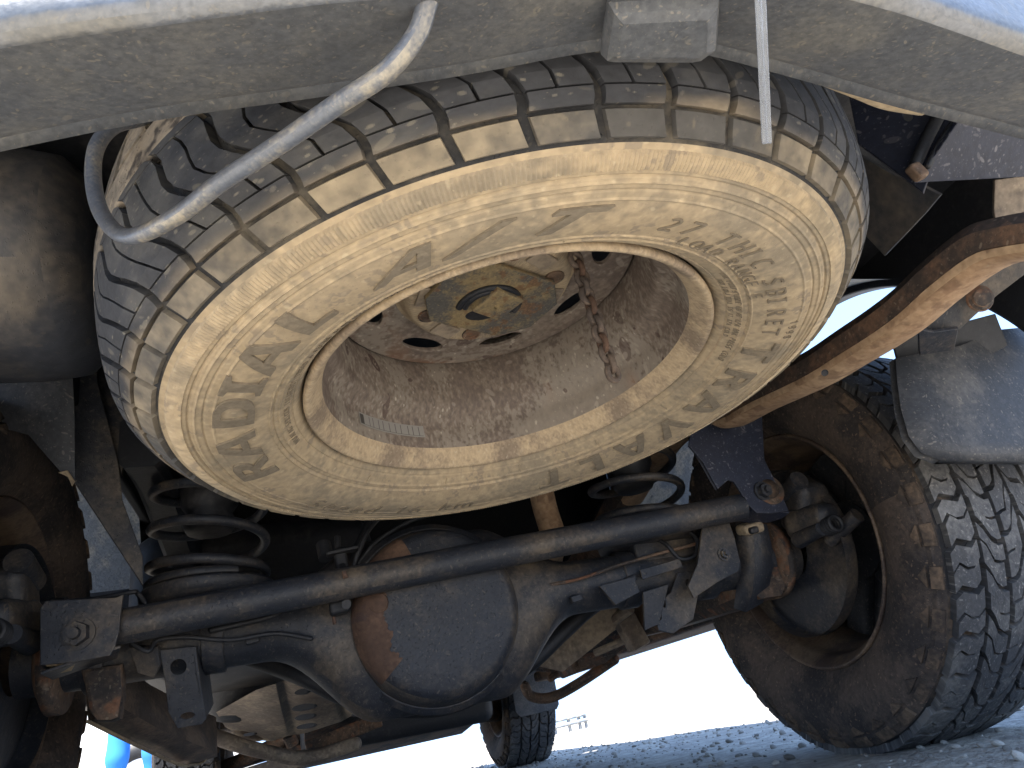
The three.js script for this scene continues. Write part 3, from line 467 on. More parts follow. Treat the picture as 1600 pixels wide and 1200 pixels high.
{ // rear bumper
  const t = thing('rear_bumper', 'dusty grey rear bumper across the top, its upper face coloured paler to look sunlit', 'bumper', [0, 0.5, 1.0]);
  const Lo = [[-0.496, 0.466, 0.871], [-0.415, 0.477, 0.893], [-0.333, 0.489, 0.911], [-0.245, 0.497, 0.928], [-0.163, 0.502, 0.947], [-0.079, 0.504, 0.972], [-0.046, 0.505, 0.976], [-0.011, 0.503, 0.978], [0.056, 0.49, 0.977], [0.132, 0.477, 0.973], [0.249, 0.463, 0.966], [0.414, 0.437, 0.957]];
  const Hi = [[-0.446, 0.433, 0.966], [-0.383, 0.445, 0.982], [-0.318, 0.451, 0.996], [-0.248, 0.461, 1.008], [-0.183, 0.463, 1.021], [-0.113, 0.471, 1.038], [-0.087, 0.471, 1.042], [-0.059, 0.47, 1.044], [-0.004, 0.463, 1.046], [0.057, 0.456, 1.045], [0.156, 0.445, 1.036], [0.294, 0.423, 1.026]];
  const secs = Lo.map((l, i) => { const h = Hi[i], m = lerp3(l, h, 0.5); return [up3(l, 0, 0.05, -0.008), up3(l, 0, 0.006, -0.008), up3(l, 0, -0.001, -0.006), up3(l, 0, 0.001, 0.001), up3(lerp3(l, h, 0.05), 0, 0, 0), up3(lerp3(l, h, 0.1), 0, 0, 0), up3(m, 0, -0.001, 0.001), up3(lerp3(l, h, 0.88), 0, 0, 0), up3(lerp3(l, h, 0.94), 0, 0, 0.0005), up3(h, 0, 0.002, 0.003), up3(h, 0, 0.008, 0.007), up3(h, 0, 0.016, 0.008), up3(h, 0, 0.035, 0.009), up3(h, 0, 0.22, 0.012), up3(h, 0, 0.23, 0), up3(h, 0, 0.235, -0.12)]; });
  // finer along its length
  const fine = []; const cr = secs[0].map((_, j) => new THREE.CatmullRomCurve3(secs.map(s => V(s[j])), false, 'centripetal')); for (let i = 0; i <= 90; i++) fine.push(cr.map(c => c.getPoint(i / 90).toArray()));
  mesh('lower_face', sweep(fine.map(r => r.slice(0, 9))), M.bumper, t); mesh('upper_face', sweep(fine.map(r => r.slice(8))), mat(grime({ base: [0.17, 0.178, 0.19], dust: [0.16, 0.155, 0.14], lo: 0.36, hi: 0.8, spots: 0.3, spotColor: [0.3, 0.26, 0.19], tile: 0.17, shift: 0.4 }), 0.3, 0.55, grainBump, 0.0003), t);  // upper face coloured paler and shinier than the lower, to look sunlit
  mesh('centre_tab', plate([[-0.087, 0.502, 0.98], [-0.085, 0.496, 0.978], [-0.08, 0.491, 0.977], [-0.031, 0.491, 0.983], [-0.025, 0.496, 0.986], [-0.019, 0.5, 0.997], [-0.036, 0.484, 1.026], [-0.097, 0.49, 1.014]], 0.02, [], 0.008), M.bumper, t);
  mesh('inner_lip', tube([[0.1, 0.514, 0.957], [0.131, 0.508, 0.953], [0.158, 0.504, 0.949], [0.192, 0.502, 0.948]], 0.006, 20, 10), M.sandy, t);
  settle(t);
}
tag(mesh('hose', tube([[-0.187, 0.483, 1.024], [-0.195, 0.472, 1.009], [-0.201, 0.461, 0.995], [-0.216, 0.451, 0.979], [-0.24, 0.449, 0.958], [-0.268, 0.449, 0.93], [-0.303, 0.451, 0.895], [-0.331, 0.453, 0.863], [-0.363, 0.465, 0.829], [-0.383, 0.493, 0.812], [-0.394, 0.53, 0.804], [-0.395, 0.565, 0.804], [-0.385, 0.589, 0.803], [-0.368, 0.608, 0.795], [-0.334, 0.634, 0.796]], 0.0054, 160, 16), M.hose), 'grey rubber hose looping from the bumper across the spare tyre', 'hose');
tag(mesh('plastic_strip', (() => { const a = [-0.042, 0.447, 1.056], b = [-0.006, 0.411, 0.985]; const g = rbox(0.0055, V(a).distanceTo(V(b)), 0.0016, [0, 0, 0], null, 0.0006), g2 = rbox(0.0012, V(a).distanceTo(V(b)), 0.003, [0, 0, 0.0012], null, 0.0005); const q = mergeGeometries([g, g2]); q.applyQuaternion(new THREE.Quaternion().setFromUnitVectors(V(0, 1, 0), V(b).sub(V(a)).normalize())); q.translate(...lerp3(a, b, 0.5)); return q; })(), plain(0.6, 0.64, 0.7, 0.08, 0, { transmission: 0.8, thickness: 0.001, ior: 1.45 })), 'thin clear plastic strip hanging from the bumper over the tyre tread', 'strip');

// ---------------------------------------------------------------- chassis frame
{
  const t = thing('chassis_frame', 'heavy chassis frame with a rusty orange side rail behind the spare wheel', 'chassis frame', [0, 0.55, 0]);
  const railPath = s => [[s * 0.5, 0.512, 0.827], [s * 0.5, 0.545, 0.771], [s * 0.5, 0.557, 0.744], [s * 0.5, 0.560, 0.679], [s * 0.5, 0.556, 0.619], [s * 0.5, 0.558, 0.568], [s * 0.5, 0.564, 0.506], [s * 0.5, 0.571, 0.434], [s * 0.5, 0.597, 0.294], [s * 0.5, 0.617, 0.177], [s * 0.5, 0.64, 0.15], [s * 0.5, 0.665, 0.0], [s * 0.5, 0.64, -0.2], [s * 0.49, 0.56, -0.5], [s * 0.48, 0.50, -0.9], [s * 0.47, 0.49, -1.6], [s * 0.45, 0.49, -3.3]];
  const fineRail = s => { const c = new THREE.CatmullRomCurve3(railPath(s).map(p => V(p)), false, 'centripetal'); return c.getPoints(60).map(p => p.toArray()); };
  mesh('side_rail', beam(fineRail(1).map(([x, y, z]) => [x, y - 0.0165 * sm(-0.3, 0.1, z), z, 1 + 0.5 * sm(0.1, -0.3, z)]), 0.052, 0.056, 0.016), M.railFace, t); t.children[t.children.length - 1].userData.label = 'rusty orange side rail above the rear wheel';
  mesh('side_rail', beam(fineRail(-1).filter(p => p[2] < 0.12), 0.062, 0.088, 0.01), M.black, t);
  mesh('rail_flange', sweep(fineRail(1).filter(p => p[2] > -0.3).map(([x, y, z]) => [[x - 0.0275, y - 0.030, z], [x - 0.0265, y - 0.040, z], [x - 0.017, y - 0.0458, z], [x, y - 0.0472, z], [x + 0.017, y - 0.0458, z], [x + 0.0265, y - 0.04, z]])), M.rust, t);
  mesh('rail_hole', turn([[0.0001, 0], [0.004, 0], [0.005, 0.001]], [0.448, 0.513, 0.496], [-0.4, -0.6, 0.6], 16), M.black, t);
  for (const [z, y] of [[0.12, 0.73], [-0.75, 0.52], [-1.6, 0.47]]) mesh('crossmember', rod([-0.5, y, z], [0.5, y, z], 0.04), M.black, t);
  // right: bracket of the track rod
  const z = 0.155;
  mesh('track_rod_bracket', [plate([[0.455, 0.622, 0.155], [0.606, 0.627, 0.155], [0.567, 0.511, 0.155], [0.572, 0.477, 0.155], [0.579, 0.411, 0.155], [0.541, 0.409, 0.155], [0.512, 0.413, 0.155], [0.499, 0.431, 0.155], [0.493, 0.457, 0.155], [0.487, 0.475, 0.155], [0.477, 0.479, 0.155], [0.449, 0.464, 0.155], [0.437, 0.517, 0.155], [0.419, 0.551, 0.155]], 0.005),
    plate([[0.422, 0.553, 0.15], [0.44, 0.519, 0.15], [0.452, 0.466, 0.15], [0.514, 0.509, 0.06], [0.498, 0.581, 0.06], [0.494, 0.623, 0.06]], 0.004),
    plate([[0.58, 0.412, 0.153], [0.578, 0.404, 0.13], [0.56, 0.401, 0.11], [0.529, 0.406, 0.1], [0.503, 0.419, 0.1], [0.501, 0.424, 0.13], [0.513, 0.412, 0.153]], 0.004)], M.navy, t);
  mesh('bracket_bolt', bolt([0.538, 0.451, 0.157], [0.05, -0.1, 1], 0.0135), M.chassis, t);
  // left: rail plates near the wheel
  mesh('left_rail_plate', [plate([[-0.607, 0.844, 0.16], [-0.564, 0.88, 0.16], [-0.56, 0.743, 0.13], [-0.524, 0.614, 0.12], [-0.517, 0.556, 0.11], [-0.493, 0.474, 0.08], [-0.49, 0.431, 0.08], [-0.533, 0.504, 0.1], [-0.578, 0.583, 0.13]], 0.006), plate([[-0.573, 0.807, 0.1], [-0.509, 0.757, 0.1], [-0.524, 0.601, 0.1], [-0.557, 0.713, 0.1]], 0.01)], M.chassis, t);
  mesh('heat_shield', sweep([[[-0.714, 0.752, 0.205], [-0.694, 0.703, 0.198], [-0.669, 0.652, 0.187]], [[-0.636, 0.741, 0.227], [-0.624, 0.68, 0.217], [-0.623, 0.632, 0.193]], [[-0.588, 0.728, 0.237], [-0.581, 0.648, 0.215], [-0.583, 0.579, 0.185]], [[-0.565, 0.724, 0.243], [-0.565, 0.651, 0.205], [-0.564, 0.559, 0.176]]]), M.plastic, t);
  mesh('shield_tab', plate([[-0.583, 0.574, 0.188], [-0.571, 0.575, 0.193], [-0.56, 0.557, 0.194], [-0.563, 0.551, 0.19], [-0.57, 0.565, 0.194]], 0.002), M.sandy, t);
  // right: black end brackets above the rail
  mesh('end_bracket', [plate([[0.388, 0.583, 0.788], [0.404, 0.612, 0.808], [0.426, 0.651, 0.86], [0.502, 0.613, 0.867], [0.562, 0.595, 0.808]], 0.006), plate([[0.389, 0.776, 0.77], [0.439, 0.727, 0.798], [0.483, 0.693, 0.831], [0.43, 0.63, 0.792], [0.404, 0.595, 0.776], [0.411, 0.613, 0.764], [0.406, 0.695, 0.734]], 0.006, [[[0.428, 0.693, 0.788], 0.006, 0.009]])], M.navy, t);
  mesh('bracket_rib', [tube([[0.395, 0.615, 0.789], [0.419, 0.646, 0.802], [0.442, 0.676, 0.82]], 0.007, 12, 8), tube([[0.4, 0.605, 0.797], [0.416, 0.627, 0.814], [0.443, 0.658, 0.84]], 0.004, 12, 8)], M.black, t);
  mesh('bracket_foot', rbox(0.018, 0.02, 0.012, [0.388, 0.601, 0.791], [0, 0, 0.4], 0.004), M.chassisBrown, t);
  mesh('gusset', plate([[0.464, 0.734, 0.692], [0.474, 0.682, 0.704], [0.485, 0.655, 0.718], [0.531, 0.646, 0.729], [0.519, 0.636, 0.696], [0.512, 0.63, 0.655], [0.5, 0.622, 0.611], [0.491, 0.704, 0.615]], 0.006), M.muffler, t);
  mesh('hanger_plate', plate([[0.618, 0.667, 0.723], [0.686, 0.662, 0.745], [0.682, 0.592, 0.707], [0.649, 0.589, 0.694], [0.63, 0.582, 0.683], [0.62, 0.599, 0.689], [0.615, 0.631, 0.703]], 0.005, [[[0.65, 0.617, 0.709], 0.006]]), M.guard, t);
  mesh('mount_plate', [plate([[0.596, 0.559, 0.542], [0.633, 0.578, 0.588], [0.744, 0.616, 0.67], [0.743, 0.594, 0.659], [0.692, 0.567, 0.603], [0.656, 0.542, 0.554], [0.631, 0.546, 0.535]], 0.02), plate([[0.579, 0.551, 0.555], [0.605, 0.534, 0.555], [0.636, 0.535, 0.567], [0.664, 0.527, 0.525], [0.618, 0.523, 0.507]], 0.006)], M.chassis, t);
  mesh('gap_cover', plate([[0.686, 0.599, 0.417], [0.734, 0.626, 0.448], [0.793, 0.611, 0.46], [0.85, 0.614, 0.482], [0.867, 0.564, 0.462], [0.789, 0.54, 0.423], [0.693, 0.566, 0.402]], 0.006), M.black, t);  // dark plate added to close the bright gap above the tyre
  mesh('mount_bolt', [turn([[0.0001, 0.008], [0.012, 0.008], [0.013, 0.004], [0.017, 0.003], [0.019, 0]], [0.653, 0.562, 0.604], [-0.35, -0.35, 0.8], 28)], M.chassisBrown, t);
  settle(t);
}
tag(mesh('mud_flap', sweep((() => { // a moulded flap, its near edge rolled
  const A = [[0.649, 0.561, 0.44], [0.629, 0.515, 0.44], [0.613, 0.472, 0.44], [0.604, 0.428, 0.44], [0.613, 0.4, 0.44], [0.641, 0.386, 0.44]], B = [[0.688, 0.56, 0.455], [0.657, 0.504, 0.458], [0.635, 0.456, 0.458], [0.627, 0.42, 0.458], [0.632, 0.396, 0.458], [0.659, 0.379, 0.455]], C = [[0.768, 0.568, 0.46], [0.729, 0.498, 0.463], [0.703, 0.444, 0.463], [0.688, 0.403, 0.463], [0.693, 0.385, 0.462], [0.712, 0.374, 0.455]], E = [[0.899, 0.608, 0.44], [0.821, 0.509, 0.455], [0.775, 0.441, 0.46], [0.757, 0.399, 0.46], [0.755, 0.38, 0.46], [0.773, 0.37, 0.45]], Fq = [[1.233, 0.647, 0.4], [1.079, 0.517, 0.44], [0.999, 0.431, 0.45], [0.965, 0.388, 0.45], [0.953, 0.372, 0.45], [0.96, 0.363, 0.44]];
  const back = s => s.map(p => up3(p, 0, 0, -0.014));
  const all = [A, B, C, E, Fq]; return all.map(s => [...back(s), ...s.slice().reverse()]); })(), true), M.plastic), 'grey moulded mud flap hanging beside the rear off-road tyre', 'mud flap');
tag(mesh('mud_flap', plate([[0.665, 0.42, -2.32], [0.89, 0.42, -2.32], [0.89, 0.235, -2.33], [0.875, 0.215, -2.33], [0.69, 0.21, -2.33], [0.668, 0.235, -2.33]], 0.014, [], 0.004), M.plastic), 'small blue grey mud flap behind the distant front wheel', 'mud flap');
tag(mesh('muffler', (() => { const g = turn([[0.0001, 0], [0.06, 0.003], [0.105, 0.014], [0.13, 0.04], [0.136, 0.08], [0.136, 0.30], [0.12, 0.335], [0.0001, 0.34]], [0, 0, 0], [-1, 0, 0], 56); g.rotateX(0.3); g.scale(1, 0.95, 1.15); g.translate(-0.475, 0.745, 0.42); return g; })(), M.muffler), 'big rounded dusty muffler end between the bumper and the left rail', 'muffler');

// ---------------------------------------------------------------- rear axle with its brackets and brakes
const AX = 0.357;
{
  const t = thing('rear_axle', 'solid dark rear axle with a bulging round differential cover', 'rear axle', [0, AX, 0]);
  const secs = []; const xc = -0.065;
  for (let i = 0; i <= 120; i++) { const x = -0.66 + 1.32 * i / 120, d = Math.abs(x - xc), b = sm(0.265, 0.10, d), b2 = sm(0.32, 0.15, d), ry = 0.046 + 0.096 * Math.pow(b, 1.25), rz = 0.046 + 0.022 * b2, cy = AX - 0.018 * b, row = [];
    for (let k = 0; k < 40; k++) { const a = k / 40 * Math.PI * 2; row.push([x, cy + ry * Math.cos(a), rz * Math.sin(a)]); } secs.push(row); }
  mesh('axle_housing', sweep(secs, true), M.chassis, t);
  mesh('differential_cover', turn([[0.148, 0], [0.148, 0.008], [0.138, 0.012], [0.136, 0.018], [0.133, 0.036], [0.126, 0.052], [0.113, 0.061], [0.08, 0.0645], [0.0001, 0.066]], [xc, AX - 0.02, 0.04], [0, -0.06, 1], 72), M.chassis, t);
  mesh('filler_plug', turn([[0.0001, 0.012], [0.014, 0.011], [0.0155, 0.007], [0.0155, 0], [0.02, -0.002]], [-0.157, 0.357, 0.098], [-0.25, -0.1, 1], 28), M.rustDeep, t);
  mesh('rust_patch', (() => { const pr = [[0.1337, 0.036], [0.1267, 0.0525], [0.1136, 0.0616], [0.098, 0.0635], [0.085, 0.0647]], pos = [], idx = [], n = 140; for (let i = 0; i <= n; i++) { const a = 1.95 + 1.95 * i / n; pr.forEach(([r, h], j) => { const w = j === pr.length - 1 ? 0.05 * (NA.fbm(i / 140, 0.3, 8, 5) - 0.5) : 0; pos.push((r + w) * Math.cos(a), (r + w) * Math.sin(a), h + 0.0006); }); } for (let i = 0; i < n; i++) for (let j = 0; j < pr.length - 1; j++) { const a = i * pr.length + j; idx.push(a, a + pr.length, a + 1, a + 1, a + pr.length, a + pr.length + 1); } const g = new THREE.BufferGeometry(); g.setAttribute('position', new THREE.Float32BufferAttribute(pos, 3)); g.setIndex(idx); g.computeVertexNormals(); g.setAttribute('uv', new THREE.Float32BufferAttribute(new Float32Array(pos.length / 3 * 2), 2)); g.rotateX(0.06); g.translate(xc, AX - 0.02, 0.04); return g; })(), M.rustDeep, t);
  // left: the bracket the track rod is bolted into
  mesh('rod_bracket', [plate([[-0.592, 0.395, 0.17], [-0.587, 0.404, 0.17], [-0.505, 0.397, 0.17], [-0.496, 0.4, 0.17], [-0.498, 0.374, 0.17], [-0.498, 0.354, 0.17], [-0.502, 0.334, 0.17], [-0.507, 0.324, 0.17], [-0.544, 0.322, 0.17], [-0.585, 0.324, 0.17]], 0.005), plate([[-0.586, 0.324, 0.168], [-0.545, 0.322, 0.168], [-0.507, 0.324, 0.168], [-0.498, 0.342, 0.168], [-0.52, 0.344, 0.08], [-0.53, 0.33, 0.08], [-0.563, 0.323, 0.08], [-0.597, 0.327, 0.08]], 0.004), plate([[-0.593, 0.396, 0.166], [-0.586, 0.324, 0.166], [-0.606, 0.332, 0.05], [-0.615, 0.413, 0.05]], 0.004)], M.chassis, t);
  mesh('rod_bolt', bolt([-0.545, 0.356, 0.172], [-0.05, -0.1, 1], 0.0155), M.chassis, t);
  mesh('rod_bracket_lip', plate([[-0.582, 0.323, 0.16], [-0.548, 0.322, 0.16], [-0.56, 0.317, 0.13], [-0.578, 0.32, 0.12]], 0.004), M.sandy, t);
  // left lower brackets
  mesh('arm_bracket', [plate([[-0.469, 0.341, 0.06], [-0.42, 0.339, 0.06], [-0.416, 0.295, 0.05], [-0.408, 0.242, 0.03], [-0.414, 0.235, 0.03], [-0.446, 0.235, 0.03], [-0.458, 0.259, 0.035], [-0.462, 0.301, 0.05]], 0.005, [[[-0.444, 0.314, 0.055], 0.0125], [[-0.433, 0.249, 0.035], 0.011, 0.006]]), plate([[-0.42, 0.339, 0.06], [-0.416, 0.295, 0.05], [-0.408, 0.242, 0.03], [-0.407, 0.267, -0.05], [-0.414, 0.324, -0.04], [-0.419, 0.36, -0.03]], 0.004)], M.chassis, t);
  mesh('damper_bracket', plate([[-0.571, 0.332, 0.05], [-0.519, 0.332, 0.05], [-0.515, 0.29, 0.05], [-0.518, 0.26, 0.05], [-0.529, 0.258, 0.05], [-0.546, 0.261, 0.05], [-0.557, 0.278, 0.05], [-0.564, 0.31, 0.05]], 0.03, [[[-0.561, 0.322, 0.05], 0.0035, 0.006], [[-0.542, 0.322, 0.05], 0.0035, 0.006]], 0.006), M.chassisBrown, t);
  // right: brackets
  mesh('link_plate', plate([[0.433, 0.419, 0.1], [0.488, 0.423, 0.1], [0.489, 0.387, 0.1], [0.484, 0.34, 0.1], [0.476, 0.327, 0.1], [0.425, 0.313, 0.1], [0.373, 0.293, 0.1], [0.368, 0.315, 0.1], [0.399, 0.35, 0.1]], 0.006), M.chassis, t);
  mesh('plate_bolt', bolt([0.455, 0.359, 0.102], [0, 0, 1], 0.009), M.bolt, t);
  mesh('arm_bracket', [plate([[0.382, 0.347, 0.055], [0.442, 0.347, 0.055], [0.412, 0.308, 0.055], [0.388, 0.265, 0.05], [0.343, 0.247, 0.05], [0.318, 0.256, 0.05], [0.319, 0.294, 0.05], [0.359, 0.316, 0.05]], 0.005, [[[0.398, 0.326, 0.055], 0.008, 0.010], [[0.34, 0.3, 0.05], 0.005, 0.01], [[0.326, 0.28, 0.05], 0.005, 0.009]])], M.chassis, t);
  mesh('damper_bracket', sweep([[[0.522, 0.427, 0.07], [0.531, 0.405, 0.097], [0.579, 0.409, 0.081]], [[0.519, 0.395, 0.058], [0.53, 0.381, 0.096], [0.58, 0.372, 0.073]], [[0.521, 0.351, 0.042], [0.524, 0.339, 0.084], [0.577, 0.33, 0.057]], [[0.512, 0.309, 0.017], [0.517, 0.294, 0.058], [0.569, 0.303, 0.04]], [[0.512, 0.279, -0.01], [0.516, 0.265, 0.019], [0.559, 0.277, 0.017]]]), M.chassis, t);
  mesh('bracket_cap', rbox(0.042, 0.02, 0.04, [0.533, 0.402, 0.09], [0.3, 0, 0.12], 0.008), M.sandy, t);
  mesh('bracket_notch', rbox(0.018, 0.012, 0.012, [0.524, 0.393, 0.112], [0.3, 0, 0.12], 0.004), M.black, t);
  // brakes on both ends
  for (const s of [-1, 1]) {
    mesh('brake_shield', turn([[0.05, 0.02], [0.09, 0.012], [0.135, 0.008], [0.158, 0.0], [0.163, 0.006], [0.163, 0.03]], [s * 0.69, AX + 0.01, 0], [-s, 0, 0], 56), M.chassis, t);
    mesh('brake_caliper', [rbox(0.07, 0.10, 0.075, [s * 0.655, AX + 0.07, 0.105], [0.5, 0, 0], 0.02), rbox(0.06, 0.06, 0.10, [s * 0.645, AX + 0.035, 0.125], [0.2, s * 0.2, 0], 0.02), rod([s * 0.62, AX + 0.01, 0.10], [s * 0.62, AX + 0.01, 0.17], 0.016, 0.012), rod([s * 0.63, AX + 0.095, 0.09], [s * 0.63, AX + 0.11, 0.15], 0.018), rod([s * 0.66, AX - 0.005, 0.13], [s * 0.68, AX + 0.02, 0.20], 0.014)], M.chassis, t);
    mesh('slider_boot', [0, 1, 2, 3].map(k => { const q = new THREE.TorusGeometry(0.013, 0.004, 8, 20); q.translate(s * 0.635, AX + 0.012, 0.17 + k * 0.007); return q; }), M.black, t);
    mesh('axle_flange', turn([[0.046, 0], [0.075, 0.004], [0.075, 0.02], [0.055, 0.03]], [s * 0.60, AX, 0], [s, 0, 0], 36), M.chassisBrown, t);
  }
  // brake lines and small things
  mesh('brake_line', [tube([[-0.648, 0.41, 0.051], [-0.638, 0.421, 0.072], [-0.603, 0.42, 0.09], [-0.545, 0.415, 0.102], [-0.5, 0.417, 0.107], [-0.493, 0.416, 0.097], [-0.478, 0.393, 0.079]], 0.0035, 60, 8), rod([-0.602, 0.418, 0.093], [-0.582, 0.417, 0.099], 0.0065)], M.black, t);
  mesh('brake_line', tube([[0.124, 0.356, 0.06], [0.187, 0.358, 0.065], [0.257, 0.371, 0.065], [0.366, 0.386, 0.06], [0.428, 0.393, 0.06], [0.46, 0.408, 0.06], [0.478, 0.431, 0.06]], 0.003, 60, 8), M.chassisBrown, t);
  mesh('load_valve', [rbox(0.02, 0.05, 0.02, [-0.206, 0.435, 0.06], [0, 0, 0.1]), rod([-0.209, 0.482, 0.05], [-0.21, 0.435, 0.06], 0.005), rod([-0.229, 0.446, 0.06], [-0.232, 0.472, 0.05], 0.012), rbox(0.05, 0.006, 0.02, [-0.204, 0.451, 0.07], [0, 0, 0.1], 0.002), rod([-0.206, 0.427, 0.07], [-0.205, 0.401, 0.09], 0.007, 0.005), rbox(0.03, 0.02, 0.03, [-0.216, 0.358, 0.1], [0, 0, 0.1]), rod([-0.207, 0.357, 0.125], [-0.207, 0.356, 0.13], 0.007), tube([[-0.153, 0.517, 0], [-0.175, 0.471, 0.03], [-0.19, 0.438, 0.04]], 0.006, 12, 8)], M.black, t);
  mesh('bleed_screw', [rod([-0.209, 0.397, 0.16], [-0.207, 0.387, 0.16], 0.003, 0.004, 10), rod([-0.225, 0.349, 0.09], [-0.224, 0.337, 0.09], 0.003, 0.003, 10)], M.rustDeep, t);
  mesh('cable', [tube([[-0.499, 0.35, 0.09], [-0.477, 0.336, 0.09], [-0.468, 0.351, 0.08], [-0.431, 0.35, 0.08], [-0.372, 0.339, 0.07], [-0.31, 0.339, 0.07], [-0.259, 0.324, 0.07]], 0.0035, 50, 8), tube([[-0.179, 0.434, 0.05], [-0.145, 0.467, 0.05], [-0.085, 0.501, 0.03], [-0.021, 0.521, 0]], 0.004, 40, 8)], M.black, t);
  mesh('side_bracket', plate([[-0.507, 0.348, 0.07], [-0.469, 0.344, 0.07], [-0.467, 0.319, 0.06], [-0.476, 0.305, 0.05], [-0.497, 0.315, 0.05]], 0.01), M.chassis, t); mesh('side_bracket', plate([[0.219, 0.341, 0.07], [0.287, 0.349, 0.07], [0.291, 0.321, 0.07], [0.241, 0.306, 0.07]], 0.008), M.chassis, t); mesh('side_bracket', plate([[0.302, 0.322, 0.06], [0.355, 0.329, 0.06], [0.321, 0.266, 0.05], [0.292, 0.26, 0.05]], 0.006), M.chassis, t);
  mesh('weld_seam', [new THREE.TorusGeometry(0.1385, 0.0032, 8, 90)].map(g => { g.rotateX(0.06); g.translate(xc, AX - 0.02, 0.05); return g; }), M.chassis, t);
  for (const [x, r2] of [[-0.40, 0.052], [-0.56, 0.054], [0.30, 0.051], [0.46, 0.056]]) mesh('collar', turn([[0.046, -0.016], [r2, -0.014], [r2, 0.014], [0.046, 0.016]], [x, AX, 0], [1, 0, 0], 36), M.chassis, t);
  mesh('breather_hose', tube([[-0.126, 0.525, 0.02], [-0.159, 0.486, 0.05], [-0.178, 0.45, 0.06], [-0.196, 0.415, 0.05], [-0.242, 0.388, 0.04], [-0.31, 0.369, 0.05], [-0.399, 0.358, 0.06]], 0.0045, 60, 8), M.black, t);
  mesh('wire_loom', tube([[0.358, 0.431, 0.02], [0.37, 0.4, 0.06], [0.387, 0.37, 0.065], [0.415, 0.37, 0.07], [0.43, 0.396, 0.07], [0.425, 0.42, 0.06]], 0.004, 40, 8), M.black, t);
  for (const p of [[-0.273, 0.342, 0.05], [-0.343, 0.338, 0.05], [0.178, 0.328, 0.055], [0.286, 0.347, 0.055]]) mesh('pipe_clip', rbox(0.02, 0.012, 0.012, p, [0, 0, 0.15], 0.003), M.chassis, t);
  mesh('stay_plate', [plate([[0.302, 0.359, 0.07], [0.384, 0.369, 0.07], [0.387, 0.353, 0.07], [0.302, 0.341, 0.07]], 0.004)], M.chassis, t);
  mesh('pinion_nose', rod([xc, AX, -0.05], [xc, AX + 0.02, -0.34], 0.09, 0.055), M.chassis, t);
  settle(t);
}
{ // track rod
  const a = [-0.556, 0.362, 0.135], b = [0.498, 0.432, 0.135], b2 = [0.555, 0.452, 0.13];
  const t = thing('track_rod', 'long straight suspension rod crossing in front of the axle', 'track rod', a);
  mesh('tube', rod(a, b, 0.0235, 0.0235, 32), M.chassis, t);
  mesh('bush', [turn([[0.018, -0.024], [0.03, -0.024], [0.031, -0.02], [0.031, 0.02], [0.03, 0.024], [0.018, 0.024]], b2, [0, 0.1, 1], 32), turn([[0.0001, -0.028], [0.018, -0.028], [0.018, 0.028], [0.0001, 0.028]], b2, [0, 0.1, 1], 24)], M.chassisBrown, t);
  mesh('bush', turn([[0.0001, -0.026], [0.031, -0.024], [0.032, 0.02], [0.0001, 0.024]], a, [0, 0.1, 1], 32), M.chassisBrown, t);
  settle(t);
}
{ // springs
  const make = s => {
    const cx = s < 0 ? -0.412 : 0.382, t = thing('coil_spring', s < 0 ? 'coil spring with bump stop on the seat nearest the hanging left rail' : 'coil spring half hidden behind the end of the track rod', 'coil spring', [cx, 0.44, -0.02], 'rear coil springs');
    const pts = [], turns = 5.2; for (let i = 0; i <= 260; i++) { const k = i / 260 * turns, y = 0.444 + (k < 1 ? 0.016 * k : 0.016 + (k - 1) * 0.062), a = k * Math.PI * 2 + 1.0; pts.push(V(cx + 0.088 * Math.cos(a), y, -0.02 + 0.088 * Math.sin(a))); }
    mesh('coil', new THREE.TubeGeometry(new THREE.CatmullRomCurve3(pts), 420, 0.0082, 12), M.chassis, t);
    mesh('seat', turn([[0.0001, 0], [0.085, 0.0], [0.1, 0.008], [0.103, 0.024], [0.098, 0.03], [0.09, 0.024], [0.0001, 0.022]], [cx, 0.41, -0.02], [0, 1, 0], 48), M.chassis, t);
    mesh('bump_stop', [turn([[0.0001, 0], [0.035, 0.002], [0.043, 0.015], [0.036, 0.035], [0.046, 0.05], [0.048, 0.08], [0.048, 0.2], [0.0001, 0.2]], [cx, 0.53, -0.02], [0, 1, 0], 36)], M.black, t);
    mesh('seat_stem', rbox(0.13, 0.06, 0.12, [cx, 0.385, -0.02]), M.chassis, t);
    settle(t);
  }; make(-1); make(1);
}
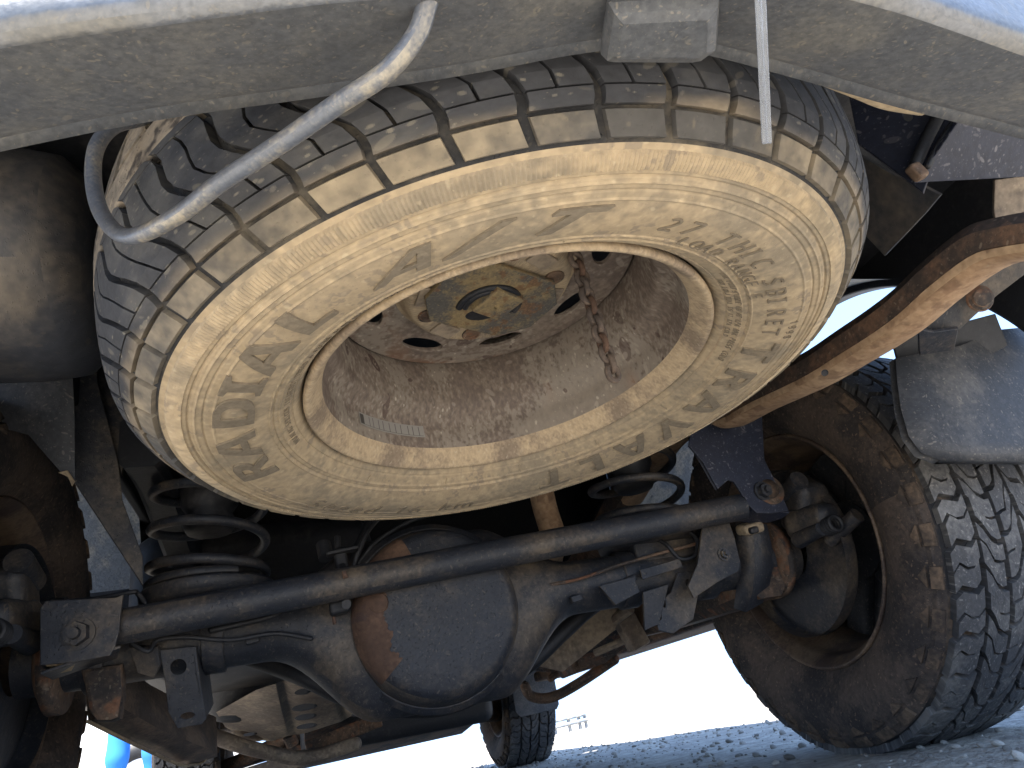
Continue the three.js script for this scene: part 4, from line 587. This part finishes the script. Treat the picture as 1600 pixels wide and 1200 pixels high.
{ // trailing arms
  const t = thing('trailing_arm', 'lower trailing arm with dusty brown sides beside the white parked car', 'suspension arm', [-0.5, 0.3, 0]);
  mesh('arm_beam', [sweep([[[-0.554, 0.358, -0.096], [-0.607, 0.354, -0.117], [-0.596, 0.279, -0.116], [-0.545, 0.289, -0.093]], [[-0.532, 0.335, -0.242], [-0.59, 0.321, -0.211], [-0.562, 0.252, -0.213], [-0.51, 0.258, -0.215]], [[-0.495, 0.311, -0.477], [-0.561, 0.302, -0.446], [-0.514, 0.211, -0.43], [-0.455, 0.223, -0.45]], [[-0.467, 0.299, -0.65], [-0.512, 0.291, -0.611], [-0.508, 0.209, -0.594], [-0.462, 0.217, -0.632]]], true)], M.dustBrown, t);
  mesh('arm_lip', tube([[-0.593, 0.278, -0.104], [-0.559, 0.25, -0.201], [-0.512, 0.209, -0.418], [-0.505, 0.208, -0.57], [-0.488, 0.211, -0.609], [-0.471, 0.226, -0.572]], 0.003, 40, 8), M.sandy, t);
  settle(t);
  const u = thing('trailing_arm', 'lower trailing arm reaching forward under the sunlit side by the off-road tyre', 'suspension arm', [0.55, 0.32, 0]);
  mesh('arm_beam', beam([[0.565, 0.325, 0.04], [0.565, 0.325, -0.1], [0.555, 0.335, -0.35], [0.535, 0.36, -0.75], [0.52, 0.39, -1.15]], 0.075, 0.085, 0.015), M.chassisBrown, u);
  mesh('arm_eye', rod([0.47, 0.40, -1.2], [0.57, 0.40, -1.2], 0.05), M.chassisBrown, u);
  settle(u);
}
tag(mesh('sway_bar', tube([[-0.506, 0.411, -0.16], [-0.414, 0.371, -0.16], [-0.318, 0.32, -0.13], [-0.262, 0.285, -0.1], [-0.207, 0.249, -0.09], [-0.146, 0.223, -0.09], [-0.048, 0.207, -0.1], [0.052, 0.226, -0.12], [0.131, 0.255, -0.12], [0.204, 0.298, -0.12], [0.278, 0.338, -0.13], [0.362, 0.369, -0.16]], 0.0155, 120, 16), M.black), 'curved black sway bar dipping below the differential', 'sway bar');
{ // guard under the tank, tank, cross tube
  const t = thing('tank_guard', 'dusty pressed steel guard plate with slots below the fuel tank', 'guard plate', [-0.3, 0.38, -1.0]);
  const P0 = [[338, 1113], [400, 1078], [455, 1062], [475, 1060], [500, 1050], [520, 1048], [560, 1085], [583, 1104]], P1 = [[352, 1136], [405, 1122], [447, 1106], [470, 1104], [502, 1086], [522, 1084], [552, 1100], [582, 1110]], P2 = [[388, 1156], [425, 1158], [452, 1148], [470, 1147], [506, 1136], [526, 1130], [556, 1116], [578, 1114]];
  mesh('guard_sheet', sweep([[[-0.516, 0.35, -1.113], [-0.51, 0.321, -1.303], [-0.457, 0.283, -1.481]], [[-0.395, 0.367, -0.885], [-0.404, 0.318, -1.149], [-0.381, 0.263, -1.406]], [[-0.345, 0.369, -0.831], [-0.339, 0.321, -1.066], [-0.33, 0.266, -1.328]], [[-0.33, 0.377, -0.869], [-0.322, 0.328, -1.104], [-0.308, 0.267, -1.366]], [[-0.31, 0.371, -0.817], [-0.293, 0.323, -1.049], [-0.273, 0.264, -1.308]], [[-0.226, 0.37, -0.788], [-0.202, 0.328, -1.014], [-0.172, 0.275, -1.267]], [[-0.21, 0.373, -0.829], [-0.186, 0.336, -1.052], [-0.155, 0.282, -1.305]], [[-0.187, 0.348, -0.786], [-0.164, 0.321, -1.005], [-0.137, 0.286, -1.249]], [[-0.091, 0.284, -0.998], [-0.089, 0.279, -1.059], [-0.088, 0.28, -1.176]]]), M.guard, t);
  for (const [x, y, w] of [[0, 0, 1]]) for (const [a, b, q] of [[[-0.296, 0.342, -0.875], [-0.261, 0.342, -0.863], .005], [[-0.307, 0.314, -0.999], [-0.245, 0.312, -0.979], .006], [[-0.302, 0.295, -1.09], [-0.247, 0.294, -1.071], .0055], [[-0.299, 0.275, -1.17], [-0.246, 0.274, -1.152], .005], [[-0.451, 0.285, -1.242], [-0.418, 0.284, -1.231], .003], [[-0.146, 0.293, -0.989], [-0.118, 0.293, -0.98], .004], [[-0.148, 0.274, -1.047], [-0.123, 0.274, -1.038], .003]]) { const l = V(a).distanceTo(V(b)), g = new THREE.CylinderGeometry(1, 1, 0.02, 28); g.rotateX(Math.PI / 2); g.scale(l / 2, q * 1.4, 1); g.applyQuaternion(new THREE.Quaternion().setFromUnitVectors(V(1, 0, 0), V(b).sub(V(a)).normalize())); g.translate(...lerp3(a, b, 0.5)); mesh('slot', g, M.black, t); }
  mesh('guard_foot', [rod([-0.328, 0.268, -1.385], [-0.318, 0.24, -1.395], 0.02), rbox(0.26, 0.05, 0.2, [-0.153, 0.278, -1.613], [0.3, 0, 0.2])], M.chassisBrown, t);
  settle(t);
  tag(mesh('fuel_tank', [rbox(0.5, 0.26, 0.8, [-0.36, 0.53, -0.75], null, 0.06), (() => { const g = new THREE.SphereGeometry(0.14, 32, 20); g.scale(1, 0.9, 1); g.translate(...[-0.466, 0.448, -1.222]); return g; })()], M.black), 'black rounded fuel tank above the slotted guard plate', 'fuel tank');
  tag(mesh('cross_tube', [tube([[-0.538, 0.299, -1.265], [-0.461, 0.26, -1.317], [-0.373, 0.225, -1.423], [-0.313, 0.204, -1.471], [-0.236, 0.199, -1.506], [-0.119, 0.213, -1.517]], 0.022, 60, 14), tube([[-0.53, 0.307, -1.377], [-0.473, 0.301, -1.359], [-0.419, 0.285, -1.408]], 0.016, 20, 10), rbox(0.26, 0.05, 0.12, [-0.361, 0.193, -1.612], [0, 0, 0.12])], M.guard), 'bent dusty cross tube below the slotted guard plate', 'cross tube');
}
{ // drivetrain seen far forward
  const t = thing('gearbox', 'dark gearbox and sump hanging low towards the front axle', 'gearbox', [0, 0.35, -2.2]);
  mesh('gearbox_case', [rbox(0.4, 0.3, 0.9, [0.0, 0.48, -1.75], null, 0.05), rbox(0.85, 0.2, 0.7, [0.12, 0.335, -2.55], [0.06, 0, 0], 0.05)], M.black, t);
  mesh('front_guard', rbox(1.0, 0.025, 0.8, [0.05, 0.235, -2.7], [-0.08, 0, 0.02]), M.chassisBrown, t);
  mesh('propeller_shaft', rod([-0.065, 0.38, -0.33], [-0.03, 0.46, -1.4], 0.034), M.chassis, t);
  for (const s of [-1, 1]) mesh('wishbone', [tube([[s * 0.3, 0.33, -2.5], [s * 0.55, 0.27, -2.62], [s * 0.68, 0.25, -2.75]], 0.03, 20, 10), tube([[s * 0.3, 0.3, -3.0], [s * 0.55, 0.27, -2.88], [s * 0.68, 0.25, -2.75]], 0.03, 20, 10)], M.chassisBrown, t);
  settle(t);
}
tag(mesh('exhaust_pipe', tube([[0.219, 0.578, -0.12], [0.227, 0.542, -0.14], [0.232, 0.476, -0.15], [0.24, 0.42, -0.35], [0.25, 0.40, -0.9], [0.25, 0.40, -1.8]], 0.026, 60, 16), M.rust), 'rusty orange exhaust pipe bending over the axle', 'exhaust pipe');
tag(mesh('heat_plate', [plate([[0.212, 0.265, -0.35], [0.374, 0.366, -0.35], [0.468, 0.382, -0.35], [0.408, 0.311, -0.35], [0.267, 0.244, -0.35]], 0.004)], M.guard), 'dusty sheet metal plate seen through the gap beside the differential', 'metal plate');
{
  const t = thing('side_clutter', 'brown brackets and pipes clustered forward of the sway bar on the sunlit side', 'pipe bracket', [0.5, 0.34, -1.0]);
  mesh('bracket', [plate([[0.374, 0.322, -0.52], [0.506, 0.347, -0.461], [0.541, 0.299, -0.532], [0.481, 0.267, -0.629], [0.415, 0.257, -0.657]], 0.03), rbox(0.1, 0.05, 0.12, [0.435, 0.29, -0.692], [0, 0, 0.3])], M.chassisBrown, t);
  mesh('strut', [rod([0.363, 0.302, -0.476], [0.44, 0.348, -0.306], 0.012), rod([0.418, 0.285, -0.524], [0.504, 0.303, -0.426], 0.009), rbox(0.05, 0.09, 0.04, [0.482, 0.314, -0.428], [0, 0, 0.3]), rbox(0.09, 0.03, 0.06, [0.436, 0.331, -0.494], [0, 0, 0.35])], M.guard, t);
  mesh('pipe', [tube([[0.307, 0.256, -0.814], [0.323, 0.228, -0.823], [0.373, 0.215, -0.812], [0.442, 0.233, -0.778], [0.526, 0.273, -0.669]], 0.014, 30, 10), tube([[0.392, 0.265, -0.838], [0.463, 0.292, -0.799], [0.55, 0.334, -0.511]], 0.01, 30, 10)], M.chassisBrown, t);
  settle(t);
}

// ---------------------------------------------------------------- beyond the vehicle
{ // white parked car, low in the gap by the left wheel
  const t = thing('parked_car', 'white parked car in bright sun beyond the left wheels', 'car', [-2.9, 0, -6.5]);
  const sh = new THREE.Shape(); [[-2.1, 0.28], [-2.15, 0.62], [-2.0, 0.8], [-1.0, 0.92], [-0.35, 1.42], [0.9, 1.45], [1.7, 1.0], [2.1, 0.92], [2.15, 0.35]].forEach(([x, y], i) => i ? sh.lineTo(x, y) : sh.moveTo(x, y)); sh.closePath();
  const g = new THREE.ExtrudeGeometry(sh, { depth: 1.5, bevelEnabled: true, bevelSize: 0.08, bevelThickness: 0.1, bevelSegments: 4 }); g.translate(0, 0, -0.75); g.translate(-2.9, 0, -6.5);
  mesh('body', g, plain(0.78, 0.78, 0.78, 0.3, 0, { clearcoat: 1 }), t);
  for (const [x, z] of [[-4.2, -5.72], [-1.55, -5.72], [-4.2, -7.28], [-1.55, -7.28]]) { const q = new THREE.TorusGeometry(0.24, 0.09, 14, 30); q.translate(x, 0.33, z); const wq = mesh('wheel', q, M.black, t); const hq = new THREE.CylinderGeometry(0.2, 0.2, 0.1, 24); hq.rotateX(Math.PI / 2); hq.translate(x, 0.33, z); mesh('rim', hq, M.guard, wq); }
  mesh('window', rbox(1.3, 0.36, 1.62, [-2.65, 1.18, -6.5], null, 0.1), plain(0.02, 0.025, 0.03, 0.08), t);
  mesh('door_handle', rbox(0.16, 0.03, 0.03, [-2.3, 0.86, -5.64], null, 0.01), plain(0.1, 0.1, 0.1, 0.4), t);
  settle(t);
}
{ // person in blue trousers
  const [bx] = [-1.44, 0.497, -4.9], bz = -4.9, joints = [];
  const cap = (a, b, ra, rb) => joints.push([V(a), V(b), ra, rb]);
  for (const s of [-1, 1]) { cap([bx + s * 0.09, 0.9, bz], [bx + s * 0.115, 0.5, bz + 0.03], 0.095, 0.068); cap([bx + s * 0.115, 0.5, bz + 0.03], [bx + s * 0.12, 0.09, bz - 0.01], 0.062, 0.05); cap([bx + s * 0.12, 0.05, bz - 0.03], [bx + s * 0.13, 0.04, bz + 0.15], 0.05, 0.042); }
  cap([bx, 0.9, bz], [bx, 1.12, bz], 0.15, 0.135); cap([bx, 1.12, bz], [bx, 1.4, bz], 0.145, 0.16); cap([bx - 0.1, 1.43, bz], [bx + 0.1, 1.43, bz], 0.09, 0.09); cap([bx, 1.45, bz], [bx, 1.55, bz], 0.055, 0.05); cap([bx, 1.62, bz], [bx, 1.68, bz + 0.01], 0.088, 0.09);
  for (const s of [-1, 1]) { cap([bx + s * 0.2, 1.42, bz], [bx + s * 0.26, 1.12, bz], 0.055, 0.045); cap([bx + s * 0.26, 1.12, bz], [bx + s * 0.25, 0.86, bz + 0.08], 0.042, 0.032); cap([bx + s * 0.25, 0.85, bz + 0.08], [bx + s * 0.25, 0.75, bz + 0.1], 0.035, 0.028); }
  const res = 96, mc = new MarchingCubes(res, plain(1, 1, 1, 0.9), false, false, 120000); mc.isolation = 0;
  const S = 0.95, c0 = V(bx, 0.9, bz), p = new THREE.Vector3(), e = new THREE.Vector3(), q = new THREE.Vector3();
  for (let k = 0; k < res; k++) for (let j = 0; j < res; j++) for (let i = 0; i < res; i++) {
    p.set((i - res / 2) / (res / 2) * S + c0.x, (j - res / 2) / (res / 2) * S + c0.y, (k - res / 2) / (res / 2) * S + c0.z); let acc = 0;
    for (const [a, b, ra, rb] of joints) { e.copy(b).sub(a); q.copy(p).sub(a); const t = Math.min(1, Math.max(0, q.dot(e) / e.lengthSq())); const d = q.addScaledVector(e, -t).length() - (ra + (rb - ra) * t); acc += Math.exp(-d * 60); }
    mc.field[k * res * res + j * res + i] = Math.log(acc + 1e-30) / 60;
  }
  mc.update(); const n = mc.count, g = new THREE.BufferGeometry(), pa = new Float32Array(n * 3), col = new Float32Array(n * 3);
  for (let i = 0; i < n; i++) { const x = mc.positionArray[3 * i] * S + c0.x, y = mc.positionArray[3 * i + 1] * S + c0.y, z = mc.positionArray[3 * i + 2] * S + c0.z; pa.set([x, y, z], 3 * i); const c = y < 0.1 ? [0.03, 0.03, 0.03] : y < 0.98 ? [0.03, 0.2, 0.55] : y < 1.5 && Math.abs(x - bx) < 0.33 && y > 0.9 ? [0.35, 0.36, 0.38] : y > 1.71 ? [0.03, 0.02, 0.015] : [0.35, 0.2, 0.13]; col.set(c, 3 * i); }
  g.setAttribute('position', new THREE.BufferAttribute(pa, 3)); g.setAttribute('normal', new THREE.BufferAttribute(mc.normalArray.slice(0, n * 3), 3)); g.setAttribute('color', new THREE.BufferAttribute(col, 3));
  const o = new THREE.Mesh(g, new THREE.MeshStandardMaterial({ vertexColors: true, roughness: 0.9 })); o.name = 'person'; o.castShadow = o.receiveShadow = true; scene.add(o);
  tag(o, 'person in bright blue trousers standing beyond the left front tyre', 'person');
}
{ // low steel barrier far off in the glare
  const t = thing('barrier', 'low dark rail barrier far off in the glare beside the front wheel', 'barrier', [4.54, 0.088, -14]);
  const A = [4.295, 0.237, -14], B = [5.202, 0.262, -14], A2 = [4.271, 0.123, -14], B2 = [5.234, 0.159, -14];
  mesh('rail', rod(A, B, 0.03), M.liner, t); mesh('rail', rod(A2, B2, 0.035), M.liner, t);
  for (const k of [0.25, 0.6, 0.85, 1]) { const p = lerp3(A, B, k), q = lerp3(A2, B2, k); mesh('post', rod([p[0], p[1], -14.05], [p[0], Math.max(0, q[1] - 0.25), -14.05], 0.035), M.liner, t); }
  settle(t);
}
renderer.render(scene, camera);
